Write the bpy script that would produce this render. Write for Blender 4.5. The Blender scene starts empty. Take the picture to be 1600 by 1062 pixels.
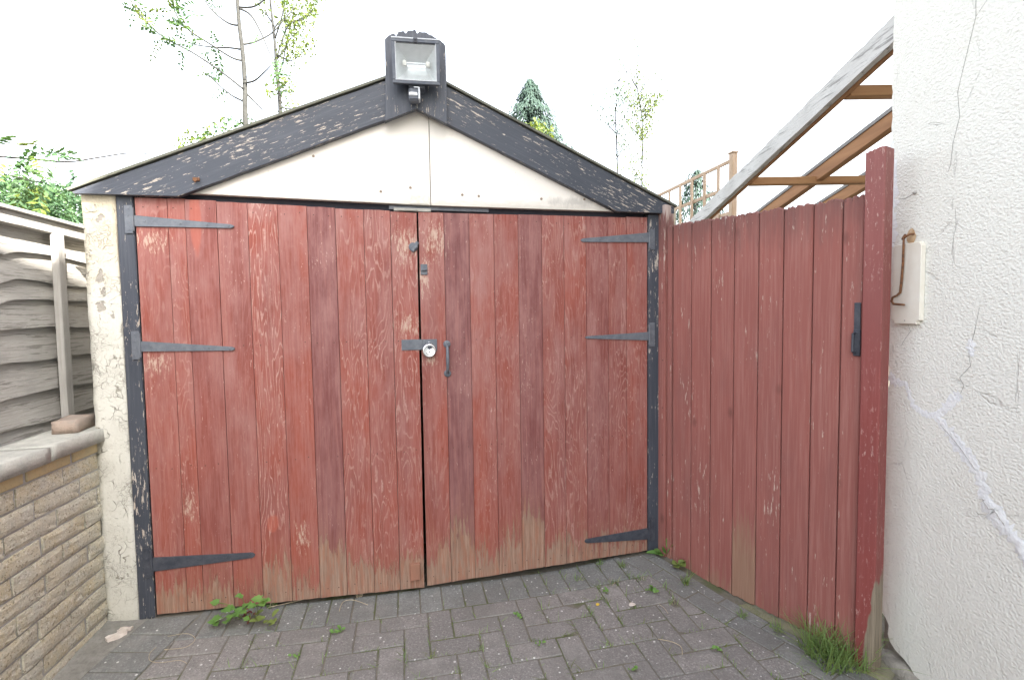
import bpy, bmesh, math, random
from math import sin, cos, pi, radians, sqrt, exp, atan2
from mathutils import Vector, Matrix, noise as mnoise
random.seed(7)
scn = bpy.context.scene
COL = scn.collection

# ------------------------------------------------------------------ camera
FPX, HCAM = 760.0, 1.30
pit, rol = radians(3.0), radians(0.83)
_f = Vector((0, cos(pit), -sin(pit))); _r = Vector((1, 0, 0)); _u = _r.cross(_f)
CR = _r*cos(rol) - _u*sin(rol); CU = _u*cos(rol) + _r*sin(rol); CF = _f
cam_d = bpy.data.cameras.new('camera'); cam = bpy.data.objects.new('camera', cam_d); COL.objects.link(cam)
cam_d.sensor_width = 36.0; cam_d.lens = FPX/1600*36.0; cam_d.clip_start = 0.05; cam_d.clip_end = 2000
M = Matrix((CR, CU, -CF)).transposed().to_4x4(); M.translation = Vector((0, 0, HCAM)); cam.matrix_world = M
scn.camera = cam
def at(px, py, d):
    """photo pixel + distance along the view axis -> point of the place (metres)"""
    return Vector((0, 0, HCAM)) + (CF + CR*((px-800)/FPX) - CU*((py-531)/FPX))*d

# ------------------------------------------------------------------ light
SUN_AZ = radians(-50); SUN_EL = radians(35)
world = bpy.data.worlds.new('World'); scn.world = world; world.use_nodes = True
wn = world.node_tree; wn.nodes.clear()
sky = wn.nodes.new('ShaderNodeTexSky'); sky.sky_type = 'NISHITA'; sky.sun_disc = False
sky.sun_elevation = SUN_EL; sky.sun_rotation = atan2(cos(SUN_AZ), sin(SUN_AZ)); sky.dust_density = 4.0; sky.air_density = 1.2
hs = wn.nodes.new('ShaderNodeHueSaturation'); hs.inputs['Saturation'].default_value = 0.35
bg = wn.nodes.new('ShaderNodeBackground'); bg.inputs['Strength'].default_value = 0.15
wo = wn.nodes.new('ShaderNodeOutputWorld')
wn.links.new(sky.outputs[0], hs.inputs['Color']); wn.links.new(hs.outputs[0], bg.inputs[0]); wn.links.new(bg.outputs[0], wo.inputs[0])
sd = bpy.data.lights.new('sun', 'SUN'); sd.energy = 5.0; sd.angle = radians(0.6); sd.color = (1, .95, .87)
sun = bpy.data.objects.new('sun', sd); COL.objects.link(sun)
sdir = Vector((cos(SUN_EL)*cos(SUN_AZ), cos(SUN_EL)*sin(SUN_AZ), sin(SUN_EL)))
sun.rotation_euler = sdir.to_track_quat('Z', 'Y').to_euler(); sun.location = (6, -6, 12)
vs = scn.view_settings; vs.view_transform = 'Standard'; vs.look = 'None'; vs.gamma = 1; vs.exposure = 2.58
scn.render.engine = 'CYCLES'

# ------------------------------------------------------------------ node helper
class T:
    def __init__(s, name, rough=.8, spec=.3):
        s.m = bpy.data.materials.new(name); s.m.use_nodes = True; s.t = s.m.node_tree
        s.b = s.t.nodes['Principled BSDF']; s.b.inputs['Roughness'].default_value = rough
        s.b.inputs['Specular IOR Level'].default_value = spec
        s._o = None; s._i = None
    def n(s, typ, **p):
        x = s.t.nodes.new(typ)
        for k, v in p.items(): setattr(x, k, v)
        return x
    def put(s, sock, v):
        if isinstance(v, bpy.types.NodeSocket): s.t.links.new(v, sock)
        elif isinstance(v, (tuple, list)) and len(v) == 3 and sock.type == 'RGBA': sock.default_value = (*v, 1)
        else: sock.default_value = v
    def obj(s):
        if not s._o: s._o = s.n('ShaderNodeTexCoord')
        return s._o.outputs['Object']
    def info(s, k):
        if not s._i: s._i = s.n('ShaderNodeObjectInfo')
        return s._i.outputs[k]
    def sep(s, v, col=False):
        x = s.n('ShaderNodeSeparateColor' if col else 'ShaderNodeSeparateXYZ'); s.put(x.inputs[0], v); return x.outputs
    def map(s, v, scale=(1, 1, 1), loc=(0, 0, 0)):
        x = s.n('ShaderNodeMapping'); s.put(x.inputs[0], v); s.put(x.inputs['Scale'], scale); s.put(x.inputs['Location'], loc); return x.outputs[0]
    def off(s, v, k=37.0):
        c = s.n('ShaderNodeCombineXYZ'); r = s.m_('MULTIPLY', s.info('Random'), k)
        for i in range(3): s.put(c.inputs[i], r)
        a = s.n('ShaderNodeVectorMath', operation='ADD'); s.put(a.inputs[0], v); s.put(a.inputs[1], c.outputs[0]); return a.outputs[0]
    def noise(s, v, scale=5, detail=3, rough=.5, dist=0):
        x = s.n('ShaderNodeTexNoise'); s.put(x.inputs['Vector'], v)
        for k, q in (('Scale', scale), ('Detail', detail), ('Roughness', rough), ('Distortion', dist)): s.put(x.inputs[k], q)
        return x.outputs['Fac']
    def vor(s, v, scale, feature='F1', out='Distance', rnd=1):
        x = s.n('ShaderNodeTexVoronoi', feature=feature); s.put(x.inputs['Vector'], v); s.put(x.inputs['Scale'], scale); s.put(x.inputs['Randomness'], rnd)
        return x.outputs[out]
    def m_(s, op, a, b=None, c=None):
        x = s.n('ShaderNodeMath', operation=op)
        for i, v in enumerate((a, b, c)):
            if v is not None: s.put(x.inputs[i], v)
        return x.outputs[0]
    def mr(s, v, a, b, c=0., d=1.):
        x = s.n('ShaderNodeMapRange'); x.clamp = True
        for k, q in zip(range(5), (v, a, b, c, d)): s.put(x.inputs[k], q)
        return x.outputs[0]
    def mix(s, f, a, b, mode='MIX'):
        x = s.n('ShaderNodeMix', data_type='RGBA', blend_type=mode); s.put(x.inputs[0], f); s.put(x.inputs[6], a); s.put(x.inputs[7], b); return x.outputs[2]
    def blob(s, x, z, rx, rz, soft=.5, ns=25., na=.5):
        """0..1 mask round (x,z) in object space with a ragged edge"""
        v = s.map(s.obj(), (1/rx, 0, 1/rz), (-x/rx, 0, -z/rz))
        l = s.n('ShaderNodeVectorMath', operation='LENGTH'); s.put(l.inputs[0], v)
        d = s.m_('ADD', l.outputs['Value'], s.m_('MULTIPLY', s.m_('SUBTRACT', s.noise(s.map(s.obj(), (1, 1, .35)), ns, 4, .7), .5), na*4))
        return s.mr(d, 1., 1-soft)
    def bump(s, h, st=.5, di=.01):
        x = s.n('ShaderNodeBump'); s.put(x.inputs['Height'], h); x.inputs['Strength'].default_value = st; x.inputs['Distance'].default_value = di
        s.t.links.new(x.outputs[0], s.b.inputs['Normal'])
    def col(s, v): s.put(s.b.inputs['Base Color'], v); return s.m
    def rough(s, v): s.put(s.b.inputs['Roughness'], v)

# ------------------------------------------------------------------ materials
MT = {}
def mat_red_paint():
    t = T('red_painted_planks', .72, .25)
    o = t.obj(); p = t.off(o); x, y, z = t.sep(o)
    cr, cg, cb = t.sep(t.info('Color'), True)[:3]          # tone, grain strength, bare-wood height
    red = t.mix(t.mr(t.noise(t.map(p, (3, 3, .8)), 2.2, 3), .35, .65), (.285, .068, .043), (.215, .063, .049))
    red = t.mix(cr, red, (.14, .055, .057))
    fib = t.noise(t.map(p, (1, 1, .035)), 120, 4, .7)
    red = t.mix(t.mr(fib, .42, .70, 0, .6), red, (.345, .145, .122))
    red = t.mix(t.mr(fib, .50, .30, 0, .35), red, (.20, .05, .04))
    fade_veil = t.m_('MULTIPLY', t.mr(t.noise(t.map(p, (4, 4, 1.3)), 2.8, 5, .65), .40, .70), t.mr(z, 0., 1.7, .3, .85))  # chalky paint plus sky veil painted into the colour, paler towards the top
    red = t.mix(fade_veil, red, (.325, .165, .15))
    # growth rings: the paint has gone from the raised grain
    q = t.noise(t.map(p, (7.5, 7.5, 1.0)), 1.0, 3.5, .55, .35)
    x2 = t.sep(p)[0]
    ph = t.m_('ADD', t.m_('MULTIPLY', q, 24.), t.m_('MULTIPLY', x2, 16.))
    ph = t.m_('ADD', ph, t.m_('MULTIPLY', t.noise(t.map(p, (1, 1, .5)), 40, 2, .5), .55))
    s_ = t.m_('SINE', t.m_('MULTIPLY', ph, 6.283))
    brk = t.mr(t.noise(t.map(p, (1, 1, .4)), 6, 5, .7), .36, .56)
    rag = t.mr(t.noise(p, 130, 3, .6), .35, .6, .5, 1)
    line = t.m_('MULTIPLY', t.m_('MULTIPLY', t.m_('MULTIPLY', t.mr(s_, .55, 1.), brk), cg), rag)
    red = t.mix(t.m_('MULTIPLY', line, .75), red, (.47, .30, .255))
    # scattered chips and scuffs
    cn = t.noise(t.map(p, (1, 1, .25)), 135, 4, .75)
    pm = t.mr(t.noise(t.map(p, (1, 1, .5)), 6, 4, .65), .40, .68)
    ch = t.mr(t.m_('ADD', cn, t.m_('MULTIPLY', pm, .10)), .685, .76)
    red = t.mix(t.m_('MULTIPLY', ch, .7), red, (.56, .41, .35))
    wood = t.mix(t.mr(t.noise(t.map(p, (1, 1, .05)), 110, 4, .7), .3, .7), (.18, .10, .07), (.39, .26, .19))
    wood = t.mix(t.mr(t.noise(p, 7, 4, .6), .45, .7, 0, .5), wood, (.27, .21, .165))
    st = t.noise(t.map(p, (1, 1, .07)), 75, 5, .75); lo = t.noise(t.map(p, (1, 1, .5)), 9, 3)
    e = t.m_('SUBTRACT', t.m_('ADD', t.m_('MULTIPLY', cb, .5), t.m_('ADD', t.m_('MULTIPLY', t.m_('SUBTRACT', st, .5), .60), t.m_('MULTIPLY', t.m_('SUBTRACT', lo, .5), .40))), z)
    wear = t.mr(e, -.008, .016)
    c = t.mix(t.mr(e, -.16, .05, 0, .35), red, (.31, .15, .10))
    rem = t.mr(t.noise(t.map(p, (1, 1, .10)), 60, 5, .7), .50, .58, 0, .6)
    wood = t.mix(rem, wood, (.31, .135, .085))
    c = t.mix(t.m_('MULTIPLY', wear, .92), c, wood)
    # worn places round the ironwork: scuffed, streaky
    wv = None
    for (bx, bz, rx, rz) in ((1.105, 1.63, .10, .13), (1.235, 1.655, .09, .13), (1.10, 1.255, .09, .08), (1.20, 1.09, .06, .04), (1.185, 1.48, .05, .16), (.05, 1.63, .12, .07), (.05, 1.11, .08, .07), (.15, .48, .04, .12), (.60, .3, .05, .1)):
        b = t.blob(bx, bz, rx, rz, 1., 30, .35); wv = b if wv is None else t.m_('MAXIMUM', wv, b)
    sc = t.mr(t.m_('ADD', t.noise(t.map(p, (1, 1, .2)), 120, 5, .8), t.m_('MULTIPLY', wv, .17)), .60, .70)
    c = t.mix(t.m_('MULTIPLY', t.m_('MULTIPLY', sc, .58), t.mr(wv, 0, .25)), c, (.56, .46, .36))
    fr = t.m_('MAXIMUM', t.blob(.225, 1.72, .026, .15, .25, 14, .2), t.blob(.48, .37, .03, .045, .3, 20, .25))
    c = t.mix(t.m_('MULTIPLY', fr, .6), c, (.38, .10, .065))
    t.col(c)
    h = t.m_('ADD', t.m_('MULTIPLY', line, .5), t.m_('ADD', t.m_('MULTIPLY', fib, .5), t.m_('MULTIPLY', wear, -.6)))
    t.bump(h, .6, .003); t.rough(t.mr(wear, 0, 1, .62, .9)); return t.m
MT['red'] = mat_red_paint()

def mat_gate():
    t = T('gate_stain', .75, .2); o = t.obj(); p = t.off(o); x, y, z = t.sep(o)
    cr, cg, cb = t.sep(t.info('Color'), True)[:3]
    fib = t.noise(t.map(p, (1, 1, .03)), 110, 4, .7)
    red = t.mix(t.noise(t.map(p, (3, 3, .7)), 2.5, 4), (.315, .112, .092), (.235, .090, .078))
    red = t.mix(t.mr(fib, .45, .70, 0, .55), red, (.37, .185, .16))
    red = t.mix(t.mr(t.noise(t.map(p, (1, 1, .3)), 7, 4, .6), .5, .75, 0, .5), red, (.20, .09, .082))
    kn = t.vor(t.map(p, (1, 1, .55)), 5.5)
    red = t.mix(t.mr(kn, .11, .04, 0, .7), red, (.15, .06, .05))
    top = t.m_('ADD', z, t.m_('MULTIPLY', t.m_('SUBTRACT', t.noise(t.map(p, (1, 1, .12)), 55, 4, .65), .5), .35))
    red = t.mix(t.mr(top, 1.55, 1.78, 0, .62), red, (.11, .07, .065))
    red = t.mix(t.mr(top, 1.77, 1.83, 0, .7), red, (.55, .46, .42))
    ch = t.mr(t.m_('ADD', t.noise(t.map(p, (1, 1, .12)), 90, 4, .75), t.m_('MULTIPLY', t.mr(t.noise(t.map(p, (1, 1, .4)), 6, 4), .4, .68), .12)), .69, .75, 0, .8)
    red = t.mix(ch, red, (.58, .46, .39))
    e = t.m_('SUBTRACT', t.m_('ADD', t.m_('MULTIPLY', cb, .6), t.m_('MULTIPLY', t.m_('SUBTRACT', t.noise(t.map(p, (1, 1, .08)), 60, 4, .65), .5), .6)), z)
    w = t.mr(e, -.02, .16, 0, .55)
    wood = t.mix(t.noise(t.map(p, (1, 1, .05)), 150, 3), (.19, .14, .085), (.38, .29, .19))
    red = t.mix(w, red, wood)
    t.col(red); t.bump(t.m_('ADD', fib, t.m_('MULTIPLY', ch, .8)), .5, .0025); return t.m
MT['gate'] = mat_gate()

def mat_post_red():
    t = T('post_red', .6, .3); p = t.off(t.obj()); z = t.sep(t.obj())[2]
    fib = t.noise(t.map(p, (1, 1, .03)), 110, 4, .7)
    c = t.mix(t.noise(t.map(p, (2, 2, .8)), 4, 4), (.245, .055, .048), (.20, .062, .057))
    c = t.mix(t.mr(z, .9, 1.8, 0, .45), c, (.27, .125, .115))
    ch = t.m_('MULTIPLY', t.mr(t.noise(t.map(p, (1, 1, .3)), 95, 4, .75), .57, .66), t.mr(t.noise(p, 5, 3), .38, .62))
    c = t.mix(t.m_('MULTIPLY', ch, .75), c, (.55, .36, .32)); c = t.mix(t.mr(fib, .5, .8, 0, .3), c, (.4, .17, .15))
    x = t.sep(t.obj())[0]
    e = t.m_('SUBTRACT', t.m_('ADD', t.m_('MULTIPLY', x, 9.), t.m_('MULTIPLY', t.noise(t.map(p, (1, 1, .3)), 30, 3), .24)), t.m_('ADD', t.m_('MULTIPLY', z, 1.05), 8.35))
    c = t.mix(t.mr(e, -.01, .02), c, t.mix(t.mr(fib, .3, .7), (.15, .12, .085), (.33, .27, .2)))
    t.col(c); t.bump(t.m_('ADD', fib, ch), .5, .002); return t.m
MT['post'] = mat_post_red()

def mat_black(name, axis, amount=.5):
    t = T(name, .55, .35); p = t.off(t.obj())
    sc = {'x': (.15, 1, 1), 'z': (1, 1, .15)}[axis]; s2 = {'x': (.035, 1, 1), 'z': (1, 1, .035)}[axis]; s3 = {'x': (.4, 1, 1), 'z': (1, 1, .4)}[axis]
    fib = t.noise(t.map(p, s2), 120, 4, .7)
    c = t.mix(t.noise(p, 3, 3), (.034, .039, .052), (.066, .073, .092))
    c = t.mix(t.mr(fib, .5, .75, 0, .5), c, (.12, .125, .14))
    k = t.mr(t.noise(t.map(p, s3), 6, 4, .6), .62-.3*amount, .9-.3*amount)
    ch = t.noise(t.map(p, sc), 105, 4, .75)
    chip = t.m_('MULTIPLY', t.mr(t.m_('ADD', ch, t.m_('MULTIPLY', k, .11)), .662, .70), t.mr(k, 0, .2, .35, 1))
    wd = t.mix(t.noise(t.map(p, s2), 120, 2), (.36, .29, .23), (.66, .60, .53))
    c = t.mix(chip, c, wd)
    t.col(c); t.bump(t.m_('SUBTRACT', fib, chip), .6, .0025); t.rough(t.mr(chip, 0, 1, .5, .85)); return t.m
MT['black_x'] = mat_black('black_paint_bargeboard', 'x', .95)
MT['black_z'] = mat_black('black_paint_upright', 'z', .85)
MT['black_blk'] = mat_black('black_paint_block', 'z', .75)

def mat_render_old():
    t = T('flaking_cream_render', .85, .2); o = t.obj(); x, y, z = t.sep(o)
    c = t.mix(t.noise(o, 3, 3), (.64, .625, .565), (.54, .52, .46))
    c = t.mix(t.mr(t.m_('ADD', z, t.m_('MULTIPLY', t.noise(o, 5, 3), .5)), 1.6, 2.0, 0, .5), c, (.58, .46, .27))
    wp = t.n('ShaderNodeVectorMath', operation='ADD'); t.put(wp.inputs[0], o)
    nz = t.n('ShaderNodeTexNoise'); nz.inputs['Scale'].default_value = 14; t.put(nz.inputs['Vector'], o)
    sc = t.n('ShaderNodeVectorMath', operation='SCALE'); t.put(sc.inputs[0], nz.outputs['Color']); sc.inputs['Scale'].default_value = .14
    t.put(wp.inputs[1], sc.outputs[0])
    ed = t.vor(wp.outputs[0], 17, 'DISTANCE_TO_EDGE'); ed2 = t.vor(wp.outputs[0], 48, 'DISTANCE_TO_EDGE')
    keep = t.mr(t.noise(o, 13, 3), .49, .57); keep2 = t.mr(t.noise(t.map(o, loc=(3, 1, 7)), 7, 3), .48, .62)
    cr = t.m_('MAXIMUM', t.m_('MULTIPLY', t.mr(ed, .03, .008), keep), t.m_('MULTIPLY', t.m_('MULTIPLY', t.mr(ed2, .08, .02), keep2), .7))
    c = t.mix(t.m_('MULTIPLY', cr, .8), c, (.22, .20, .16))
    pa = t.mr(t.noise(t.map(o, (1, 1, .8), (1.3, 2, .4)), 16, 3, .6), .60, .63)
    pa = t.m_('MULTIPLY', pa, t.mr(z, .9, 1.4))
    c = t.mix(pa, c, (.33, .30, .26))
    sp = t.mr(t.noise(o, 95, 3, .7), .60, .68); c = t.mix(t.m_('MULTIPLY', sp, .5), c, (.3, .27, .22))
    lo = t.mr(t.m_('ADD', z, t.m_('MULTIPLY', t.noise(o, 18, 3), .2)), .3, .06, 0, .45); c = t.mix(lo, c, (.42, .40, .33))
    t.col(c)
    h = t.m_('SUBTRACT', t.m_('MULTIPLY', t.noise(o, 70, 4), .8), t.m_('ADD', cr, t.m_('MULTIPLY', pa, .9)))
    t.bump(h, .8, .004); return t.m
MT['render_old'] = mat_render_old()

def mat_house():
    t = T('white_roughcast', .9, .15); o = t.obj()
    g = t.map(o, (1, 1.0, 1.35))
    n1 = t.noise(g, 105, 4, .62, .05); n2 = t.noise(g, 160, 2, .5)
    v = t.vor(t.map(o, (1, 1, 1.3)), 100)
    c = t.mix(t.noise(o, 1.4, 4), (.86, .85, .785), (.80, .785, .71))
    c = t.mix(t.mr(t.noise(o, 6, 4, .6), .5, .8, 0, .5), c, (.76, .735, .66))
    c = t.mix(t.mr(n1, .42, .28, 0, .45), c, (.56, .54, .48))
    ck = t.vor(t.map(o, (1, 1.6, .8), (0, .37, .2)), 2.6, 'DISTANCE_TO_EDGE')
    wob = t.m_('ADD', ck, t.m_('MULTIPLY', t.m_('SUBTRACT', t.noise(o, 14, 4), .5), .11))
    k = t.m_('MULTIPLY', t.mr(t.m_('ABSOLUTE', wob), .007, .0015), t.mr(t.noise(o, 3.2, 2), .50, .58))
    c = t.mix(t.m_('MULTIPLY', k, .3), c, (.4, .39, .36))
    t.col(c)
    h = t.m_('ADD', t.m_('MULTIPLY', n1, 1.0), t.m_('ADD', t.m_('MULTIPLY', n2, .3), t.m_('MULTIPLY', v, -.35)))
    t.bump(t.m_('SUBTRACT', h, t.m_('MULTIPLY', k, .3)), 1.0, .0056); return t.m
MT['house'] = mat_house()

def simple(name, a, b=None, scale=8, rough=.8, bump=.3, bd=.003, spec=.3, stretch=(1, 1, 1), metal=0, fine=0, rnd=0):
    t = T(name, rough, spec); t.b.inputs['Metallic'].default_value = metal
    p = t.off(t.obj()); q = t.map(p, stretch)
    c = t.mix(t.mr(t.noise(q, scale, 4, .6), .3, .7), a, b or a)
    if fine: c = t.mix(t.mr(t.noise(q, scale*fine, 3, .6), .55, .75, 0, .5), c, tuple(v*.55 for v in a))
    if rnd: c = t.mix(t.m_('MULTIPLY', t.info('Random'), rnd), c, tuple(v*.5 for v in a))
    t.col(c)
    if bump: t.bump(t.noise(q, scale*6, 4, .6), bump, bd)
    return t.m
MT['filler'] = simple('white_filler', (.86, .86, .84), (.80, .81, .82), 17, .9, 1., .006)
MT['crack'] = simple('crack_dirt', (.26, .245, .225), (.42, .40, .37), 30, .95, 0)
MT['stone'] = simple('plinth_stone', (.36, .33, .28), (.24, .22, .19), 14, .9, .8, .012, fine=5)
MT['roof'] = simple('roof_sheet_cement', (.10, .10, .085), (.17, .17, .13), 9, .9, .5, .004)
MT['slate'] = simple('house_roof_tiles', (.16, .09, .07), (.10, .07, .06), 6, .9, .4)
MT['dark_timber'] = simple('dark_lintel_timber', (.03, .032, .045), (.05, .05, .06), 12, .8, .3)
MT['inner'] = simple('garage_inner_concrete', (.2, .19, .18), (.26, .25, .23), 4, .9, .3)
MT['iron'] = simple('grey_painted_iron', (.085, .095, .115), (.14, .15, .17), 30, .5, .4, .001, .5, fine=6)
MT['iron_dark'] = simple('black_iron', (.03, .035, .05), (.07, .075, .09), 30, .42, .35, .001, .5, fine=6)
MT['nail'] = simple('nail_head', (.06, .035, .03), (.12, .06, .045), 40, .7, 0)
MT['steel'] = simple('padlock_steel', (.75, .75, .76), (.62, .62, .64), 60, .22, .1, .0003, .5, metal=1)
MT['rust'] = simple('rusty_iron', (.09, .045, .03), (.26, .12, .05), 70, .85, .6, .001)
MT['rust_stain'] = simple('rust_stain', (.42, .25, .12), (.66, .52, .36), 40, .9, .5, .002)
MT['board_white'] = simple('white_painted_board', (.78, .75, .67), (.70, .65, .55), 9, .7, .15, .001)
MT['oldwood_brown'] = simple('brown_stained_timber', (.40, .21, .10), (.27, .135, .065), 22, .75, .4, .002, stretch=(1, .06, 1))
MT['oldwood_brown_x'] = simple('brown_stained_purlin', (.44, .25, .12), (.29, .15, .07), 22, .75, .4, .002, stretch=(.06, 1, 1))
MT['peg'] = simple('small_wood_block', (.32, .15, .10), (.24, .13, .09), 40, .8, .4, .002, stretch=(1, 1, .15))
MT['screw'] = simple('dull_screw', (.34, .28, .22), (.22, .17, .13), 90, .8, 0)

def mat_gable():
    t = T('white_gable_board', .75, .25); o = t.obj(); x, y, z = t.sep(o)
    c = t.mix(t.noise(o, 2, 4), (.80, .755, .70), (.72, .67, .61))
    e = t.m_('ADD', z, t.m_('MULTIPLY', t.m_('SUBTRACT', t.noise(t.map(o, (1, 1, 3)), 16, 4, .65), .5), .07))
    c = t.mix(t.mr(e, 1.86, 1.825, 0, .55), c, (.46, .43, .37))
    d = t.mr(t.noise(t.map(o, (1, 1, 1.6), (4, 0, 2)), 11, 4, .65), .62, .76, 0, .35); c = t.mix(d, c, (.55, .47, .38))
    b = t.blob(1.93, 1.855, .16, .03, .8, 30, .7); c = t.mix(t.m_('MULTIPLY', b, .6), c, (.36, .34, .31))
    sp = t.mr(t.noise(o, 110, 2), .70, .75, 0, .5); c = t.mix(sp, c, (.42, .33, .24))
    t.col(c); t.bump(t.noise(o, 60, 4), .25, .002); return t.m
MT['gable'] = mat_gable()

def mat_weathered(name, lo, hi, sc, dark=(.12, .115, .11), thr=.6):
    t = T(name, .9, .15); p = t.off(t.obj())
    f = t.noise(t.map(p, sc), 75, 5, .72, .4)
    c = t.mix(t.mr(f, .3, .7), lo, hi); c = t.mix(t.mr(f, thr, thr+.07, 0, .75), c, dark)
    c = t.mix(t.mr(t.noise(p, 5, 3), .45, .75, 0, .4), c, tuple(v*.7 for v in lo))
    t.col(c); t.bump(f, .7, .004); return t.m
MT['weathered'] = mat_weathered('weathered_grey_rafter', (.52, .50, .47), (.66, .65, .63), (1, .06, 1), (.17, .16, .15), .545)
MT['fence'] = mat_weathered('weathered_fence_board', (.30, .285, .26), (.48, .46, .43), (.05, 1, 1), (.16, .147, .13), .53)
MT['fence_post'] = mat_weathered('weathered_fence_post', (.30, .285, .265), (.40, .385, .36), (1, 1, .05), (.17, .155, .14), .62)
MT['trellis'] = mat_weathered('trellis_wood', (.40, .27, .17), (.54, .43, .34), (1, 1, .1), (.25, .17, .1), .65)

def mat_brick():
    t = T('buff_split_face_brick', .92, .15); p = t.off(t.obj(), 11)
    c = t.mix(t.info('Random'), (.56, .485, .335), (.54, .495, .39))
    c = t.mix(t.mr(t.noise(p, 22, 4, .65), .42, .66), c, (.48, .455, .38))
    c = t.mix(t.mr(t.noise(p, 9, 3), .46, .72, 0, .7), c, (.58, .56, .49))
    sp = t.mr(t.noise(p, 110, 3, .7), .56, .68, 0, .9); c = t.mix(sp, c, (.74, .71, .64))
    dk = t.mr(t.noise(t.map(p, loc=(9, 3, 2)), 100, 3, .7), .55, .68, 0, .8); c = t.mix(dk, c, (.17, .145, .10))
    t.col(c); t.bump(t.m_('ADD', t.noise(p, 80, 4, .7), t.m_('MULTIPLY', t.noise(p, 200, 2), .3)), .9, .006); return t.m
MT['brick'] = mat_brick()
MT['brick_smooth'] = simple('smooth_buff_brick', (.56, .44, .24), (.46, .38, .24), 20, .9, .4, .003, fine=6)
MT['brick_red'] = simple('loose_red_brick', (.38, .29, .235), (.31, .265, .225), 24, .92, .7, .005, fine=5)
MT['mortar'] = simple('grey_mortar', (.45, .44, .41), (.34, .33, .31), 40, .95, .7, .004)
MT['fillet'] = simple('old_mortar_fillet', (.30, .29, .26), (.20, .19, .17), 30, .95, .9, .006, fine=4)
MT['coping'] = simple('concrete_coping', (.52, .51, .46), (.38, .375, .34), 22, .92, .8, .005, fine=5)
MT['concrete'] = simple('mossy_concrete_strip', (.23, .21, .13), (.17, .165, .12), 14, .95, .7, .005, fine=5)
MT['flake'] = simple('render_flake', (.72, .66, .60), (.50, .42, .36), 40, .9, .6, .003)
MT['straw'] = simple('dry_straw', (.50, .42, .30), (.40, .33, .22), 30, .9, 0)
MT['soil'] = simple('soil', (.09, .08, .06), (.06, .055, .04), 12, .95, .5, .01)

def mat_paver(name, a, b):
    t = T(name, .88, .25); p = t.off(t.obj(), 23)
    c = t.mix(t.info('Random'), a, b)
    c = t.mix(t.mr(t.noise(p, 12, 4, .6), .4, .7, 0, .6), c, tuple(v*.68 for v in a))
    c = t.mix(t.mr(t.noise(p, 115, 3, .7), .52, .68, 0, .6), c, tuple(min(1, v*1.7) for v in a))
    c = t.mix(t.mr(t.noise(t.map(p, loc=(5, 5, 5)), 130, 3, .7), .54, .68, 0, .7), c, tuple(v*.42 for v in a))
    gp = t.n('ShaderNodeNewGeometry').outputs['Position']
    c = t.mix(t.mr(t.noise(gp, 3.2, 5, .65), .42, .62, 0, .5), c, (.165, .156, .143))
    c = t.mix(t.mr(t.noise(t.map(gp, loc=(4, 4, 0)), 5, 5, .65), .55, .75, 0, .5), c, (.33, .315, .29))
    v = t.vor(p, 44, 'F1'); vc = t.n('ShaderNodeTexVoronoi'); t.put(vc.inputs['Vector'], p); vc.inputs['Scale'].default_value = 44
    sz = t.mr(t.sep(vc.outputs['Color'], True)[0], .45, 1., 0., .21)
    w = t.m_('LESS_THAN', v, sz); c = t.mix(t.m_('MULTIPLY', w, .8), c, (.66, .65, .62))
    t.col(c); t.bump(t.m_('ADD', t.noise(p, 120, 3, .7), t.noise(p, 40, 3)), .8, .004); return t.m
MT['paver'] = mat_paver('brindle_block_paver', (.268, .250, .234), (.205, .195, .184))
MT['paver_dark'] = mat_paver('charcoal_block_paver', (.222, .224, .212), (.185, .188, .18))

def mat_sand():
    t = T('joint_sand', .95, .1); o = t.obj()
    c = t.mix(t.noise(o, 60, 4), (.12, .11, .09), (.22, .20, .165))
    c = t.mix(t.mr(t.noise(o, 6, 4), .5, .64, 0, .8), c, (.10, .115, .05)); t.col(c); t.bump(t.noise(o, 200, 3), .6, .004); return t.m
MT['sand'] = mat_sand()

def mat_leaf(name, a, b, trans=.45, rough=.5):
    t = T(name, rough, .3); p = t.obj()
    c = t.mix(t.mr(t.noise(p, 9, 3), .35, .65), a, b)
    t.col(c)
    tr = t.n('ShaderNodeBsdfTranslucent'); t.put(tr.inputs[0], t.mix(.5, c, (b[0]*1.5, b[1]*1.5, b[2]*.7)))
    mx = t.n('ShaderNodeMixShader'); mx.inputs[0].default_value = trans
    t.t.links.new(t.b.outputs[0], mx.inputs[1]); t.t.links.new(tr.outputs[0], mx.inputs[2])
    t.t.links.new(mx.outputs[0], t.t.nodes['Material Output'].inputs[0]); return t.m
MT['ash'] = mat_leaf('ash_leaf', (.042, .088, .040), (.075, .135, .045), .35)
MT['ash_y'] = mat_leaf('young_yellow_green_leaf', (.075, .115, .022), (.12, .15, .03), .35)
MT['hedge'] = mat_leaf('hedge_leaf', (.025, .06, .028), (.05, .10, .04), .25)
MT['conifer'] = mat_leaf('conifer_spray', (.022, .042, .036), (.042, .072, .052), .12, .7)
MT['weed'] = mat_leaf('weed_leaf', (.13, .26, .07), (.20, .35, .09), .3)
MT['weed_y'] = mat_leaf('weed_leaf_pale', (.17, .23, .07), (.22, .28, .08), .3)
MT['weed_red'] = mat_leaf('weed_leaf_red', (.22, .05, .05), (.16, .06, .05), .3)
MT['grass'] = mat_leaf('grass_blade', (.15, .25, .08), (.24, .34, .12), .3)
MT['moss'] = mat_leaf('moss', (.10, .13, .03), (.15, .18, .04), .1, .9)
MT['bark'] = simple('grey_green_bark', (.042, .042, .038), (.025, .025, .023), 20, .9, .5, .004)
MT['twig'] = simple('dark_twig', (.030, .024, .022), (.018, .016, .015), 30, .9, 0)
MT['yellow'] = simple('yellow_leaf_scrap', (.6, .42, .06), (.5, .33, .05), 40, .7, 0)

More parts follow.
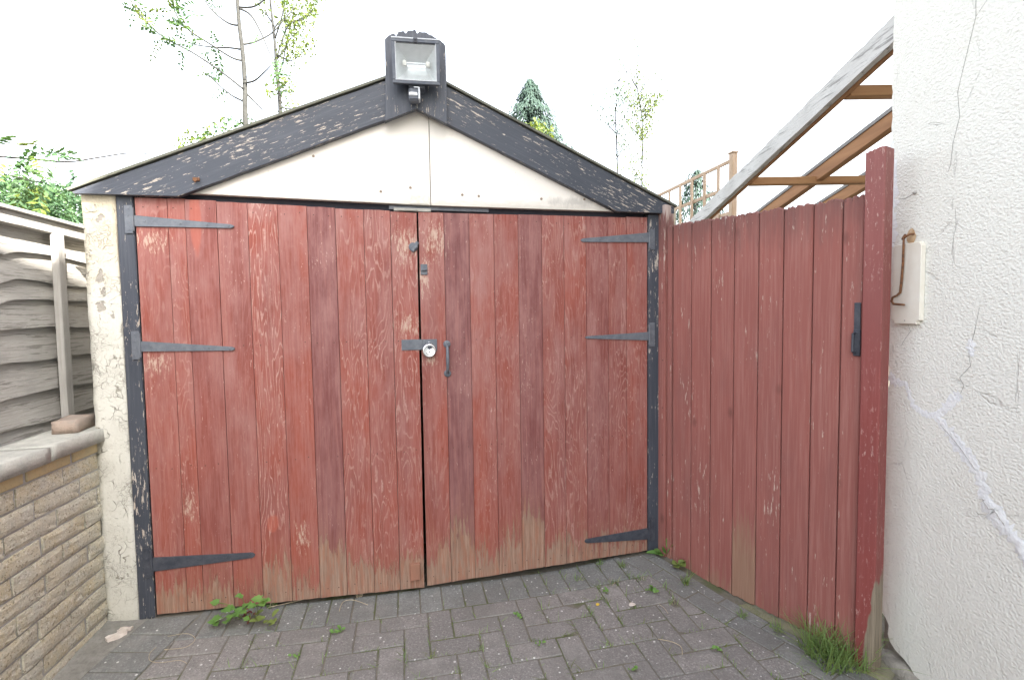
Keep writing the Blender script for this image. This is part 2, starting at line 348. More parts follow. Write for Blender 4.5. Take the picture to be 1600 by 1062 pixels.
def mat_glass():
    m = bpy.data.materials.new('lamp_glass'); m.use_nodes = True; nt = m.node_tree; b = nt.nodes['Principled BSDF']
    b.inputs['Transmission Weight'].default_value = 1; b.inputs['Roughness'].default_value = .08; b.inputs['IOR'].default_value = 1.3
    b.inputs['Base Color'].default_value = (.95, .97, .97, 1); return m
MT['glass'] = mat_glass()
MT['reflector'] = simple('reflector_aluminium', (.50, .53, .54), (.60, .62, .63), 30, .34, .15, .001, .5, metal=.75)
MT['lamp_body'] = simple('lamp_housing', (.075, .085, .11), (.12, .13, .15), 40, .55, .4, .001, fine=4)
MT['lamp_trim'] = simple('lamp_trim', (.60, .62, .65), (.45, .47, .5), 40, .45, .1, .0005)
MT['ceramic'] = simple('lamp_ceramic', (.75, .73, .68), (.6, .58, .52), 60, .6, 0)
MT['pir'] = simple('sensor_lens', (.62, .64, .66), (.6, .62, .66), 50, .4, 0)

# ------------------------------------------------------------------ mesh helper
class MB:
    def __init__(s): s.V = []; s.F = []
    def add(s, V, F, mtx=None):
        k = len(s.V)
        s.V += [tuple(mtx @ Vector(v)) if mtx else tuple(v) for v in V]; s.F += [tuple(i+k for i in f) for f in F]; return s
    def box(s, x0, x1, y0, y1, z0, z1, c=0, mtx=None):
        if c <= 0:
            V = [(x, y, z) for x in (x0, x1) for y in (y0, y1) for z in (z0, z1)]
            F = [(0, 1, 3, 2), (4, 6, 7, 5), (0, 4, 5, 1), (2, 3, 7, 6), (0, 2, 6, 4), (1, 5, 7, 3)]
            return s.add(V, F, mtx)
        bm = bmesh.new(); bmesh.ops.create_cube(bm, size=1)
        for v in bm.verts: v.co = Vector(((x0+x1)/2+v.co.x*(x1-x0), (y0+y1)/2+v.co.y*(y1-y0), (z0+z1)/2+v.co.z*(z1-z0)))
        bmesh.ops.bevel(bm, geom=bm.edges[:], offset=c, segments=1, affect='EDGES')
        bm.verts.index_update(); s.add([v.co[:] for v in bm.verts], [[v.index for v in f.verts] for f in bm.faces], mtx); bm.free(); return s
    def prism(s, pts, y0, y1, c=0, mtx=None):
        """outline (x,z) extruded from y0 (front, insets by c) to y1"""
        n = len(pts); cx = sum(p[0] for p in pts)/n; cz = sum(p[1] for p in pts)/n
        def ins(p):
            return (p[0]+math.copysign(min(c, abs(cx-p[0])), cx-p[0]), p[1]+math.copysign(min(c, abs(cz-p[1])), cz-p[1]))
        V = [(*[(ins(p))[0]], y0, ins(p)[1]) for p in pts]
        if c: V += [(p[0], y0+c, p[1]) for p in pts]
        V += [(p[0], y1, p[1]) for p in pts]
        L = 3 if c else 2
        F = [tuple(range(n)), tuple(reversed(range((L-1)*n, L*n)))]
        for l in range(L-1):
            for i in range(n): j = (i+1) % n; F.append((l*n+j, l*n+i, (l+1)*n+i, (l+1)*n+j))
        return s.add(V, F, mtx)
    def tube(s, path, rad, n=7, cap=True):
        path = [Vector(p) for p in path]; m = len(path)
        if not isinstance(rad, (list, tuple)): rad = [rad]*m
        V = []; F = []; ref = None
        for i, p in enumerate(path):
            d = (path[min(i+1, m-1)]-path[max(i-1, 0)]).normalized()
            if ref is None: ref = d.orthogonal().normalized()
            a = (ref-d*ref.dot(d)).normalized(); ref = a; b = d.cross(a)
            V += [tuple(p+(a*cos(2*pi*k/n)+b*sin(2*pi*k/n))*rad[i]) for k in range(n)]
        for i in range(m-1):
            for k in range(n): F.append((i*n+k, i*n+(k+1) % n, (i+1)*n+(k+1) % n, (i+1)*n+k))
        if cap: F += [tuple(reversed(range(n))), tuple(range((m-1)*n, m*n))]
        return s.add(V, F)
    def lathe(s, prof, n=20, mtx=None):
        """profile of (radius, height) revolved about local -Y (towards the viewer of a front)"""
        V = []; F = []; m = len(prof)
        for r, h in prof: V += [(r*cos(2*pi*k/n), -h, r*sin(2*pi*k/n)) for k in range(n)]
        for i in range(m-1):
            for k in range(n): F.append((i*n+k, i*n+(k+1) % n, (i+1)*n+(k+1) % n, (i+1)*n+k))
        F += [tuple(range((m-1)*n, m*n))]
        return s.add(V, F, mtx)
    def rbox(s, x0, x1, y0, y1, z0, z1, step, amp, fr, seed=0):
        """box with subdivided, slightly uneven faces"""
        nx = max(1, round((x1-x0)/step)); ny = max(1, round((y1-y0)/step)); nz = max(1, round((z1-z0)/step))
        def P(i, j, k):
            p = Vector((x0+(x1-x0)*i/nx, y0+(y1-y0)*j/ny, z0+(z1-z0)*k/nz))
            o = mnoise.noise_vector(p*fr+Vector((seed, seed*2.3, seed*.7)))*amp + mnoise.noise_vector(p*fr*3.1+Vector((seed, 5, 1)))*amp*.4
            return tuple(p+o)
        idx = {}
        def vid(i, j, k):
            if (i, j, k) not in idx: idx[(i, j, k)] = len(s.V); s.V.append(P(i, j, k))
            return idx[(i, j, k)]
        for i in range(nx):
            for j in range(ny):
                s.F.append((vid(i, j, 0), vid(i, j+1, 0), vid(i+1, j+1, 0), vid(i+1, j, 0))); s.F.append((vid(i, j, nz), vid(i+1, j, nz), vid(i+1, j+1, nz), vid(i, j+1, nz)))
        for i in range(nx):
            for k in range(nz):
                s.F.append((vid(i, 0, k), vid(i+1, 0, k), vid(i+1, 0, k+1), vid(i, 0, k+1))); s.F.append((vid(i, ny, k), vid(i, ny, k+1), vid(i+1, ny, k+1), vid(i+1, ny, k)))
        for j in range(ny):
            for k in range(nz):
                s.F.append((vid(0, j, k), vid(0, j, k+1), vid(0, j+1, k+1), vid(0, j+1, k))); s.F.append((vid(nx, j, k), vid(nx, j+1, k), vid(nx, j+1, k+1), vid(nx, j, k+1)))
        return s
    def mesh(s, name, mat, smooth=False):
        me = bpy.data.meshes.new(name); me.from_pydata(s.V, [], s.F); me.update()
        mats = mat if isinstance(mat, list) else [mat]
        for q in mats: me.materials.append(q)
        if smooth: me.polygons.foreach_set('use_smooth', [True]*len(me.polygons))
        return me
    def build(s, name, mat, parent=None, smooth=False, loc=None, rot=None, color=None):
        return link(name, s.mesh(name, mat, smooth), parent, loc, rot, color)
def link(name, me, parent=None, loc=None, rot=None, color=None):
    o = bpy.data.objects.new(name, me); COL.objects.link(o)
    if parent: o.parent = parent
    if loc is not None: o.location = loc
    if rot is not None: o.rotation_euler = rot
    if color: o.color = color
    return o
def tag(o, label=None, cat=None, group=None, kind=None):
    for k, v in (('label', label), ('category', cat), ('group', group), ('kind', kind)):
        if v: o[k] = v
    return o
def empty(name, loc, rz, label, cat, group=None):
    o = link(name, None, None, loc, (0, 0, rz)); o.empty_display_size = .1; return tag(o, label, cat, group)
def rnd(a, b): return random.uniform(a, b)

# frames of the place
GA = Vector((-1.568, 2.064, 0)); GR = radians(12.25)                 # garage front: x along the doors, y inwards
GM = Matrix.Translation(GA) @ Matrix.Rotation(GR, 4, 'Z'); GI = GM.inverted()
TA = Vector((.81, 2.53, 0)); TR = atan2(-.837, .547)                 # side gate: x along it towards the house
TM = Matrix.Translation(TA) @ Matrix.Rotation(TR, 4, 'Z'); TI = TM.inverted()
WA = Vector((-1.752, 2.041, 0)); WR = atan2(-.981, .196)             # brick wall: x towards the viewer, y to the drive
WM = Matrix.Translation(WA) @ Matrix.Rotation(WR, 4, 'Z'); WI = WM.inverted()
def hgt(p):
    """level of the drive: it lies a little lower than the two door corners"""
    g = GI @ Vector((p[0], p[1], 0)); dy = max(0, -g.y)
    return -.034 + .038*exp(-(g.x/.45)**2-(dy/.6)**2) + .042*exp(-((g.x-2.35)/.35)**2-(dy/.35)**2)

# ================================================================== GROUND
b = MB(); S = 600; b.add([(-S, -S, -.16), (S, -S, -.16), (S, S, -.16), (-S, S, -.16)], [(0, 1, 2, 3)])
tag(b.build('ground', MT['soil']), kind='structure')

def clip(poly, p, n):
    out = []
    for i in range(len(poly)):
        a, c = poly[i], poly[(i+1) % len(poly)]; da = (a-p).dot(n); dc = (c-p).dot(n)
        if da >= 0: out.append(a)
        if (da >= 0) != (dc >= 0): out.append(a+(c-a)*(da/(da-dc)))
    return out
V2 = lambda v: Vector((v[0], v[1]))
# bed of sand below the blocks
b = MB(); nx, ny = 190, 150
xs = [-1.95+3.75*i/nx for i in range(nx+1)]; ys = [-3.2+6.0*j/ny for j in range(ny+1)]
for y in ys:
    for x in xs: b.V.append((x, y, hgt((x, y))-.0030+.0026*mnoise.noise(Vector((x*9, y*9, 1)))))
for j in range(ny):
    for i in range(nx): k = j*(nx+1)+i; b.F.append((k, k+1, k+nx+2, k+nx+1))
drive = tag(b.build('driveway', MT['sand']), kind='structure')

gate_t = V2((.547, -.837)); gate_n = V2((-.837, -.547))             # gate_n points to the drive
LB = -1.395                                                          # right edge of the dark border by the wall
gate_p = V2(TA)+gate_n*.215
door_p = V2(GM @ Vector((0, -.185, 0))); door_n = V2(Matrix.Rotation(GR, 3, 'Z') @ Vector((0, -1, 0)))
PJ = .003
pav_near = []; pav_far = MB(); pav_cache = {}
def paver_poly(poly, mat, near=True):
    """one block from its plan outline (world xy)"""
    c = sum(poly, Vector((0, 0)))/len(poly); n = len(poly)
    area = abs(sum(poly[i].x*poly[(i+1) % n].y-poly[(i+1) % n].x*poly[i].y for i in range(n)))/2
    if area < .0012: return
    loc = [p-c for p in poly]
    if sum(loc[i].x*loc[(i+1) % n].y-loc[(i+1) % n].x*loc[i].y for i in range(n)) < 0: loc.reverse()
    mb = MB()
    def inset(d):
        out = []
        for i in range(n):
            a = loc[i]-loc[i-1]; e = loc[(i+1) % n]-loc[i]
            if a.length < 1e-5 or e.length < 1e-5: out.append(loc[i].copy()); continue
            na = Vector((-a.y, a.x)).normalized(); ne = Vector((-e.y, e.x)).normalized(); q = na+ne
            q = q/max(.35, 1+na.dot(ne)); out.append(loc[i]+q*d)
        return out
    c0 = [p+Vector((rnd(-1, 1), rnd(-1, 1)))*.0012 for p in inset(PJ/2+.001)]; c1 = inset(PJ/2+.0042); c2 = inset(PJ/2+.0012)
    tz = (rnd(-.006, .006), rnd(-.006, .006))
    def tl(p, z): return (p.x, p.y, z+p.x*tz[0]+p.y*tz[1])
    mb.V += [tl(p, 0) for p in c1]+[tl(p, -.003) for p in c2]+[tl(p, -.05) for p in c0]
    mb.F += [tuple(range(n))]+[(j, i, n+i, n+j) for i, j in [(i, (i+1) % n) for i in range(n)]]+[(n+j, n+i, 2*n+i, 2*n+j) for i, j in [(i, (i+1) % n) for i in range(n)]]
    z = hgt(c)+rnd(-.0018, .0018)
    sx = hgt((c.x+.05, c.y))-hgt((c.x-.05, c.y)); sy = hgt((c.x, c.y+.05))-hgt((c.x, c.y-.05))
    mb.V = [(v[0], v[1], v[2]+v[0]*sx*10+v[1]*sy*10) for v in mb.V]
    if near: mb.build('paver', mat, drive, loc=(c.x, c.y, z))
    else: pav_far.add([(v[0]+c.x, v[1]+c.y, v[2]+z) for v in mb.V], mb.F)
def field_clip(poly):
    poly = clip(poly, Vector((LB, 0)), Vector((1, 0)))
    if len(poly) > 2: poly = clip(poly, gate_p, gate_n)
    if len(poly) > 2: poly = clip(poly, door_p, door_n)
    if len(poly) > 2: poly = clip(poly, Vector((1.40, 0)), Vector((-1, 0)))
    return poly
joints = []
u = .1015
for a in range(-3, 34):
    for bb in range(-52, -1):
        k = (a-bb) % 4
        if k == 0: r = (a, a+2, bb, bb+1)
        elif k == 3: r = (a, a+1, bb, bb+2)
        else: continue
        q = [GM @ Vector((x*u+.04, y*u+.02, 0)) for x, y in ((r[0], r[2]), (r[1], r[2]), (r[1], r[3]), (r[0], r[3]))]
        poly = field_clip([V2(v) for v in q])
        if len(poly) < 3: continue
        c = sum(poly, Vector((0, 0)))/len(poly)
        if c.y > 1.42 and abs(c.x) < 1.6:
            for i in range(len(poly)): joints.append((poly[i], poly[(i+1) % len(poly)]))
        paver_poly(poly, MT['paver'], c.y > 1.40)
# soldier course under the doors
nw = V2(Matrix.Rotation(GR, 3, 'Z') @ Vector((1, 0, 0)))
for i in range(-2, 25):
    q = [V2(GM @ Vector((x, y, 0))) for x, y in ((i*u+.01, -.185), ((i+1)*u+.01, -.185), ((i+1)*u+.01, .015), (i*u+.01, .015))]
    q = clip(q, Vector((LB, 0)), Vector((1, 0)))
    if len(q) > 2: q = clip(q, gate_p, gate_n)
    if len(q) > 2: paver_poly(q, MT['paver_dark'])
    if len(q) > 2: joints.append((q[1], q[2]))
# border by the brick wall, laid across
for i in range(-9, 13):
    y0 = 1.135+i*u; y1 = y0+u
    if y0 < .7: near = False
    else: near = y1 > 1.4
    q = [Vector((LB-.205, y0)), Vector((LB, y0)), Vector((LB, y1)), Vector((LB-.205, y1))]
    q = clip(q, V2(GM @ Vector((0, -.012, 0))), door_n)
    if len(q) > 2: q = clip(q, V2(WA)+V2((.981, .196))*.035, V2((.981, .196)))
    if len(q) > 2: paver_poly(q, MT['paver_dark'], near)
# two dark stretcher rows along the gate
for row, (o0, o1) in enumerate(((.215, .115), (.115, .045))):
    for i in range(-1, 12):
        s0 = (i+row*.5)*.2025-.13; s1 = s0+.2025
        q = [V2(TA)+gate_t*s+gate_n*o for s, o in ((s0, o0), (s1, o0), (s1, o1), (s0, o1))]
        q = clip(q, V2(GM @ Vector((0, -.012, 0))), door_n)
        if len(q) > 2: q = clip(q, Vector((1.39, 0)), Vector((-1, 0)))
        if len(q) > 2: paver_poly(q, MT['paver_dark'], sum(p.y for p in q)/len(q) > 1.4)
if pav_far.V: tag(pav_far.build('paver_field', MT['paver'], drive), kind='stuff')
# concrete strip below the gate, mortar fillet along the wall
b = MB(); b.rbox(-.16, 1.0, -.043, .12, -.10, -.0305, .04, .004, 9, 3)
tag(b.build('threshold_strip', MT['concrete'], None, True, TA, (0, 0, TR)), kind='structure')
b = MB(); K = 6
for i in range(150):
    x = -.02+i*.02; w = WM @ Vector((x, 0, 0)); wd = max(.03, (LB-.203-w.x)/.981)
    for k in range(K+1):
        f = k/K; y = -.01+(wd+.012)*f; q = WM @ Vector((x, y, 0))
        b.V.append((x, y, hgt(q)+.001+.022*(1-f)**3+.005*mnoise.noise(Vector((x*14, f*5, 2)))+.003*mnoise.noise(Vector((x*45, f*13, 5)))))
for i in range(149):
    for k in range(K): a = i*(K+1)+k; b.F.append((a, a+1, a+K+2, a+K+1))
tag(b.build('mortar_fillet', MT['fillet'], None, True, WA, (0, 0, WR)), kind='structure')

# ================================================================== GARAGE
gar = empty('garage', GA, GR, 'low gabled garage with red plank double doors and black bargeboards', 'garage')
b = MB(); b.rbox(-.190, -.071, -.004, .35, -.06, 1.835, .02, .0035, 11, 1); b.box(-.188, -.073, .352, 5, -.06, 1.835)
b.build('side_wall', MT['render_old'], gar, True)
b = MB(); b.rbox(2.402, 2.50, .004, .30, -.06, 1.835, .03, .003, 11, 4); b.box(2.404, 2.498, .302, 5, -.06, 1.835)
b.build('side_wall', MT['render_old'], gar, True)
b = MB(); b.box(-.07, 2.40, 4.9, 5.0, -.06, 2.38); b.build('back_wall', MT['inner'], gar)
b = MB(); b.box(-.07, 2.40, .12, 4.89, -.1, -.055); b.build('garage_floor', MT['inner'], gar)
# door posts
b = MB(); b.box(-.069, -.006, -.006, .085, -.02, 1.828, .004); b.build('door_post', MT['black_z'], gar)
b = MB(); b.box(2.336, 2.400, -.006, .085, .0, 1.81, .004); b.build('door_post', MT['black_z'], gar)
# lintel set back above the doors
b = MB(); b.box(-.004, 2.334, .03, .11, 1.755, 1.868); b.build('lintel', MT['dark_timber'], gar)
# gable boards (seam right of the middle)
RL, RR, AP, AZ = .4365, .445, 1.168, 2.421                             # slopes, ridge position and height
def roof_z(u): return AZ-abs(u-AP)*(RL if u < AP else RR)
def gb(u): return 1.838-.0155*u if u < 1.222 else 1.8165
b = MB(); b.prism([(-.12, gb(-.12)), (1.2205, gb(1.222)), (1.2205, roof_z(1.2205)-.03), (AP, roof_z(AP)-.03), (-.12, roof_z(-.12)-.03)], -.008, .022, .0015); g1 = b.build('gable_board', MT['gable'], gar)
b = MB(); b.prism([(1.2235, gb(1.3)), (2.44, gb(2.4)), (2.44, roof_z(2.44)-.03), (1.2235, roof_z(1.2235)-.03)], -.008, .022, .0015); g2 = b.build('gable_board', MT['gable'], gar)
for (uu, zz, par) in ((.242, 1.883, g1), (.996, 1.872, g1), (.71, 2.016, g1), (1.13, 1.895, g1), (1.371, 1.871, g2), (1.45, 1.868, g2), (1.761, 1.866, g2), (1.985, 1.872, g2)):
    b = MB(); b.lathe([(.006, 0), (.006, .002), (.004, .004)], 10, Matrix.Translation((uu, -.008, zz))); b.build('screw', MT['screw'], par)
b = MB(); b.prism([(1.128, 1.823), (1.216, 1.822), (1.217, 1.862), (1.13, 1.861)], -.0105, -.0075, 0); b.build('patch', simple('grubby_patch', (.56, .52, .45), (.70, .66, .6), 60, .9, .5, .002), g1)
# bargeboards: each is its own mesh with x along the slope
BH = .161                                                             # square depth of the board
for sign in (-1, 1):
    sl = math.atan(RL if sign < 0 else RR)
    L = (AP+.205 if sign < 0 else 2.520-AP)/cos(sl); n = 46; top = []; bot = []
    for i in range(n+1):
        x = L*i/n
        top.append(Vector((x, -.004+.0022*mnoise.noise(Vector((x*9, sign*3, 0)))))); bot.append(Vector((x, -BH+.0018*mnoise.noise(Vector((x*14, sign*7, 2))))))
    poly = bot+top[::-1]
    nn = Vector((-sin(sl), cos(sl))); poly = clip(poly, Vector((L, -.006))-nn*.004, nn)          # level cut at the eaves
    poly = clip(poly, Vector((.0006, 0)), Vector((cos(sl), sin(sl))))                             # plumb cut at the ridge
    if sign > 0: poly = clip(poly, Vector(((2.466-AP)/cos(sl), 0)), Vector((-cos(sl), -sin(sl))))
    mb = MB(); mb.prism([(p.x, p.y) for p in poly], -.040, -.0105, .002)
    if sign < 0: mb.V = [(-v[0], v[1], v[2]) for v in mb.V]; mb.F = [tuple(reversed(f)) for f in mb.F]
    mb.build('bargeboard', MT['black_x'], gar, loc=(AP, 0, AZ), rot=(0, sl*sign, 0))
# roof sheets, just proud of the bargeboards
for sign in (-1, 1):
    sl = math.atan(RL if sign < 0 else RR); mb = MB(); L = (AP+.212 if sign < 0 else 2.474-AP)/cos(sl); n = 60
    ny = 2
    for j in range(n+1):
        yy = -.05+5.25*j/n
        for i in range(2):
            x = L*i; mb.V += [(x*sign, yy, .011+.006*sin(j*2.1)*(1 if j > 1 else 0)), (x*sign, yy, .001+.006*sin(j*2.1)*(1 if j > 1 else 0))]
    for j in range(n):
        a = 4*j; c = 4*(j+1)
        mb.F += [(a, a+2, c+2, c), (a+1, c+1, c+3, a+3), (a+2, a+3, c+3, c+2), (a, c, c+1, a+1)]
    mb.F += [(0, 1, 3, 2), (4*n, 4*n+2, 4*n+3, 4*n+1)]
    mb.build('roof_sheet', MT['roof'], gar, loc=(AP, 0, AZ), rot=(0, sl*sign, 0))
b = MB(); b.prism([(AP-.10, 2.385), (AP, 2.430), (AP+.10, 2.385), (AP+.10, 2.397), (AP, 2.445), (AP-.10, 2.397)], .02, 5.2); b.build('ridge_cap', MT['roof'], gar)
# block at the ridge, arched and split top
pts = [(1.024, 2.166), (AP-.003, 2.231), (1.300, 2.172)]
right = [(1.302, 2.25), (1.3015, 2.42), (1.301, 2.515), (1.296, 2.528)]
arch = []
for i in range(25):
    s = i/24; x = 1.290-.248*s; z = 2.532+.040*sin(pi*s)**.8+.004*mnoise.noise(Vector((x*90, 0, 3)))-(.013 if i in (11, 16, 20) else 0)+(.005 if i in (12, 7) else 0)
    arch.append((x, z))
left = [(1.034, 2.521), (1.033, 2.40), (1.029, 2.25)]
b = MB(); b.prism(pts+right+arch+left, -.070, -.0415, .002); blk = b.build('ridge_block', MT['black_blk'], gar)
b = MB(); b.box(AP-.0015, AP+.0015, -.0705, -.068, 2.232, 2.262); b.build('split', MT['crack'], blk)

# ---- doors
def hinge_mesh(L, wide, tip, flip, plate_h, plate_w, plate_z, slope):
    """T-hinge; x=0 at the knuckle, strap towards +x"""
    b = MB(); y0 = -.0105
    # strap
    P = [(.0, -wide/2), (L-.012, -tip/2+slope*L), (L-.003, -tip/4+slope*L), (L, slope*L), (L-.003, tip/4+slope*L), (L-.012, tip/2+slope*L), (.0, wide/2)]
    b.prism(P, y0-.0035, y0+.001, .0008)
    b.tube([(-.006, y0-.002, plate_z-plate_h*.42), (-.006, y0-.002, plate_z+plate_h*.42)], .0062, 8)
    b.box(-.006-plate_w, -.007, y0-.002, y0+.0025, plate_z-plate_h/2, plate_z+plate_h/2, .0007)
    for f in (.10, .45, .72, .94):
        b.lathe([(.005, 0), (.005, .0012), (.0022, .0022)], 8, Matrix.Translation((L*f, y0-.0035, slope*L*f)))
    for f in (-.38, -.13, .13, .38):
        b.lathe([(.0042, 0), (.0042, .001), (.002, .0018)], 8, Matrix.Translation((-.006-plate_w*.55, y0-.002, plate_z+plate_h*f)))
    if flip:
        b.V = [(-v[0], v[1], v[2]) for v in b.V]; b.F = [tuple(reversed(f)) for f in b.F]
    return b
TONE = {}
dl = link('door', None, gar); dr = link('door', None, gar)
dl['label'] = 'left red plank door leaf'; dr['label'] = 'right red plank door leaf with pull handle'
seamL = [0.0, .121, .187, .308, .430, .552, .673, .793, .916, 1.035, 1.150]
seamR = [1.162, 1.281, 1.400, 1.520, 1.641, 1.760, 1.875, 1.993, 2.112, 2.213, 2.331]
#        tone, grain, bare height*2
parL = [(.15, .3, .30), (.05, .45, .30), (.4, .1, .32), (.25, .15, .12), (.15, 1., .30), (0, .12, .22), (.85, .15, .46), (.1, .65, .22), (.15, .8, .20), (.2, .85, .30)]
parR = [(.15, .35, .34), (1., .05, .54), (.1, .3, .22), (.25, .35, .28), (.85, .1, .58), (.3, .7, .22), (.2, .8, .28), (.6, .25, .20), (.3, .6, .18), (.2, .5, .18)]
nailL = MB(); nailR = MB()
def plank(u0, u1, zt0, zt1, zb0, zb1, par, door, k):
    b = MB(); g = .0007 if k % 3 else .0010
    zt = (zt0+zt1)/2+rnd(-.0022, .0022); n = 5
    top = [(u1-g-(u1-u0-2*g)*i/n, zt+(zt0-zt1)*.5*(2*i/n-1)*.6+rnd(-.0009, .0009)) for i in range(n+1)]
    if door is dl and k == 9: top = [(x+.006*(x-u0)/(u1-u0), z) for x, z in top]
    bot = [(u0+g+(u1-u0-2*g)*i/n, zb0+(zb1-zb0)*i/n+rnd(-.0015, .0015)) for i in range(n+1)]
    y = -.007+rnd(-.0009, .0009)
    b.prism(bot+top, y, .016, .0009)
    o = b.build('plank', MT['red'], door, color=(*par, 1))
    nm = nailL if door is dl else nailR
    for z in (zt-.035, 1.185, .66, zb0+.045):
        for f in (.25, .75):
            if random.random() < .85: nm.lathe([(.0026, 0), (.0026, .0006), (.001, .0009)], 6, Matrix.Translation((u0+(u1-u0)*f+rnd(-.008, .008), y, z+rnd(-.006, .006))))
for i in range(10):
    a, c = seamL[i], seamL[i+1]
    plank(a, c, 1.813-.0278*a, 1.813-.0278*c, .016-.030*a, .016-.030*c, parL[i], dl, i)
    a, c = seamR[i], seamR[i+1]
    e0, e1 = a-1.164, c-1.164
    plank(a, c, 1.783+.0065*e0, 1.783+.0065*e1, -.013+.031*e0, -.013+.031*e1, parR[i], dr, i)
tag(nailL.build('nail_heads', MT['nail'], dl), kind='stuff'); tag(nailR.build('nail_heads', MT['nail'], dr), kind='stuff')
# a worn slip of wood let into the foot of the left door
b = MB(); b.box(.197, .222, -.0095, -.0065, .014, .085, .001); b.build('repair_slip', MT['peg'], dl)
for (z, L, w, tp, pz, ph, s) in ((1.712, .378, .046, .016, .006, .115, -.036), (1.188, .360, .044, .017, .005, .12, -.055), (.243, .405, .062, .024, .01, .135, -.015)):
    h = hinge_mesh(L, w, tp, False, ph, .030, pz, s).build('hinge', MT['iron_dark' if z < 1 else 'iron'], dl, loc=(-.001, 0, z))
for (z, L, w, tp, pz, ph, s) in ((1.688, .372, .050, .018, -.01, .105, -.055), (1.176, .352, .044, .013, .008, .125, .005), (.118, .362, .062, .022, .02, .12, .0)):
    h = hinge_mesh(L, w, tp, True, ph, .030, pz, s).build('hinge', MT['iron_dark' if z < 1 else 'iron'], dr, loc=(2.3345, 0, z))
# hasp, pull handle, turn button, keeper, block
b = MB(); b.box(1.071, 1.166, -.0125, -.007, 1.139, 1.189, .001); b.box(1.166, 1.236, -.0115, -.007, 1.131, 1.188, .0008); b.box(1.171, 1.228, -.0155, -.0116, 1.142, 1.186, .001)
b.lathe([(.004, 0), (.004, .0015), (.0015, .0025)], 8, Matrix.Translation((1.079, -.0125, 1.164))); b.tube([(1.186, -.012, 1.172), (1.186, -.026, 1.172), (1.210, -.026, 1.172), (1.210, -.012, 1.172)], .0035, 8)
b.build('hasp', MT['iron'], dl)
b = MB()
for z in (1.163, 1.022):
    b.lathe([(.0175, 0), (.0175, .003), (.014, .005), (.009, .006)], 16, Matrix.Translation((1.283, -.007, z)))
    for dx, dz in ((-.011, .006), (.011, .006), (0, -.011)): b.lathe([(.003, .004), (.003, .0065), (.001, .007)], 8, Matrix.Translation((1.283+dx, -.007, z+dz*(1 if z > 1.1 else -1))))
path = [(1.283, -.010, 1.160), (1.283, -.026, 1.150), (1.283, -.036, 1.128), (1.283, -.038, 1.093), (1.283, -.036, 1.058), (1.283, -.026, 1.035), (1.283, -.010, 1.025)]
b.tube(path, [.0075, .0065, .0075, .0085, .0075, .0065, .0075], 10); b.build('pull_handle', MT['iron'], dr, True)
b = MB(); b.lathe([(.021, 0), (.021, .004), (.016, .008)], 16, Matrix.Translation((1.136, -.007, 1.621)))
mt = Matrix.Translation((1.143, -.017, 1.622)) @ Matrix.Rotation(radians(33), 4, 'Y'); b.box(-.0085, .0085, -.005, .004, -.026, .026, .002, mt); b.box(-.011, .011, -.006, .003, -.008, .008, .002, mt)
b.build('turn_button', MT['iron'], dl)
b = MB(); b.box(1.167, 1.199, -.011, -.007, 1.492, 1.542, .001); b.prism([(1.170, 1.511), (1.196, 1.511), (1.194, 1.524), (1.172, 1.524)], -.020, -.0105, .002)
for dx, dz in ((.005, .004), (.027, .004), (.005, .046), (.027, .046)): b.lathe([(.0025, 0), (.0025, .001), (.001, .0016)], 6, Matrix.Translation((1.167+dx, -.011, 1.492+dz)))
b.build('bolt_keeper', MT['iron'], dr)
b = MB(); b.box(1.084, 1.132, -.026, -.0065, .030, .112, .003); b.lathe([(.004, 0), (.004, .001), (.002, .0012)], 8, Matrix.Translation((1.108, -.026, .08))); b.build('stop_block', MT['peg'], dl)
b = MB(); b.box(1.052, 1.222, -.012, .02, 1.786, 1.800, .001); b.box(1.07, 1.16, -.016, -.012, 1.788, 1.797, .001); b.build('door_stay', simple('galvanised_stay', (.36, .34, .30), (.26, .25, .23), 40, .6, .3, .001), gar)
b = MB(); b.box(1.03, 1.50, .012, .029, 1.798, 1.814); b.build('stay_rail', MT['iron'], gar)
# rusted bracket remains hanging from the left bargeboard
b = MB(); b.box(.236, .262, -.047, -.0405, 1.878, 1.892, .001, Matrix.Translation((0, 0, 0))); b.tube([(.246, -.046, 1.878), (.249, -.058, 1.872), (.262, -.062, 1.878)], .003, 6); b.build('rusty_bracket', MT['rust'], gar)

# ---- padlock (hangs in the hasp)
pl = empty('padlock', GM @ Vector((1.198, -.0195, 1.109)), GR, 'round silver disc padlock hanging on the garage door hasp', 'padlock')
b = MB(); b.lathe([(.030, -.003), (.033, 0), (.033, .010), (.030, .0135), (.026, .0145), (.025, .0140), (.0, .0140)], 28, Matrix.Translation((0, 0, .026))); b.build('body', MT['steel'], pl, True)
b = MB(); b.tube([(-.012, .006, .044), (-.010, .006, .058), (0, .004, .066), (.010, .002, .060), (.013, .002, .044)], .0042, 8); b.build('shackle', MT['steel'], pl, True)
b = MB(); b.lathe([(.0085, 0), (.0085, .0012), (.006, .002)], 14, Matrix.Translation((.003, -.0142, .041)) @ Matrix.Diagonal((1.3, 1, 1, 1))); b.build('shackle_opening', MT['iron_dark'], pl)
b = MB(); b.lathe([(.0045, 0), (.0045, .001), (.003, .0015)], 12, Matrix.Translation((0, -.0142, .022))); b.build('keyway', MT['iron_dark'], pl)
b = MB(); b.tube([(.012*cos(a)*1.25, -.0145, .022+.012*sin(a)*1.25) for a in [radians(200+16*i) for i in range(10)]], .0012, 5); b.build('engraved_arc', MT['iron'], pl)

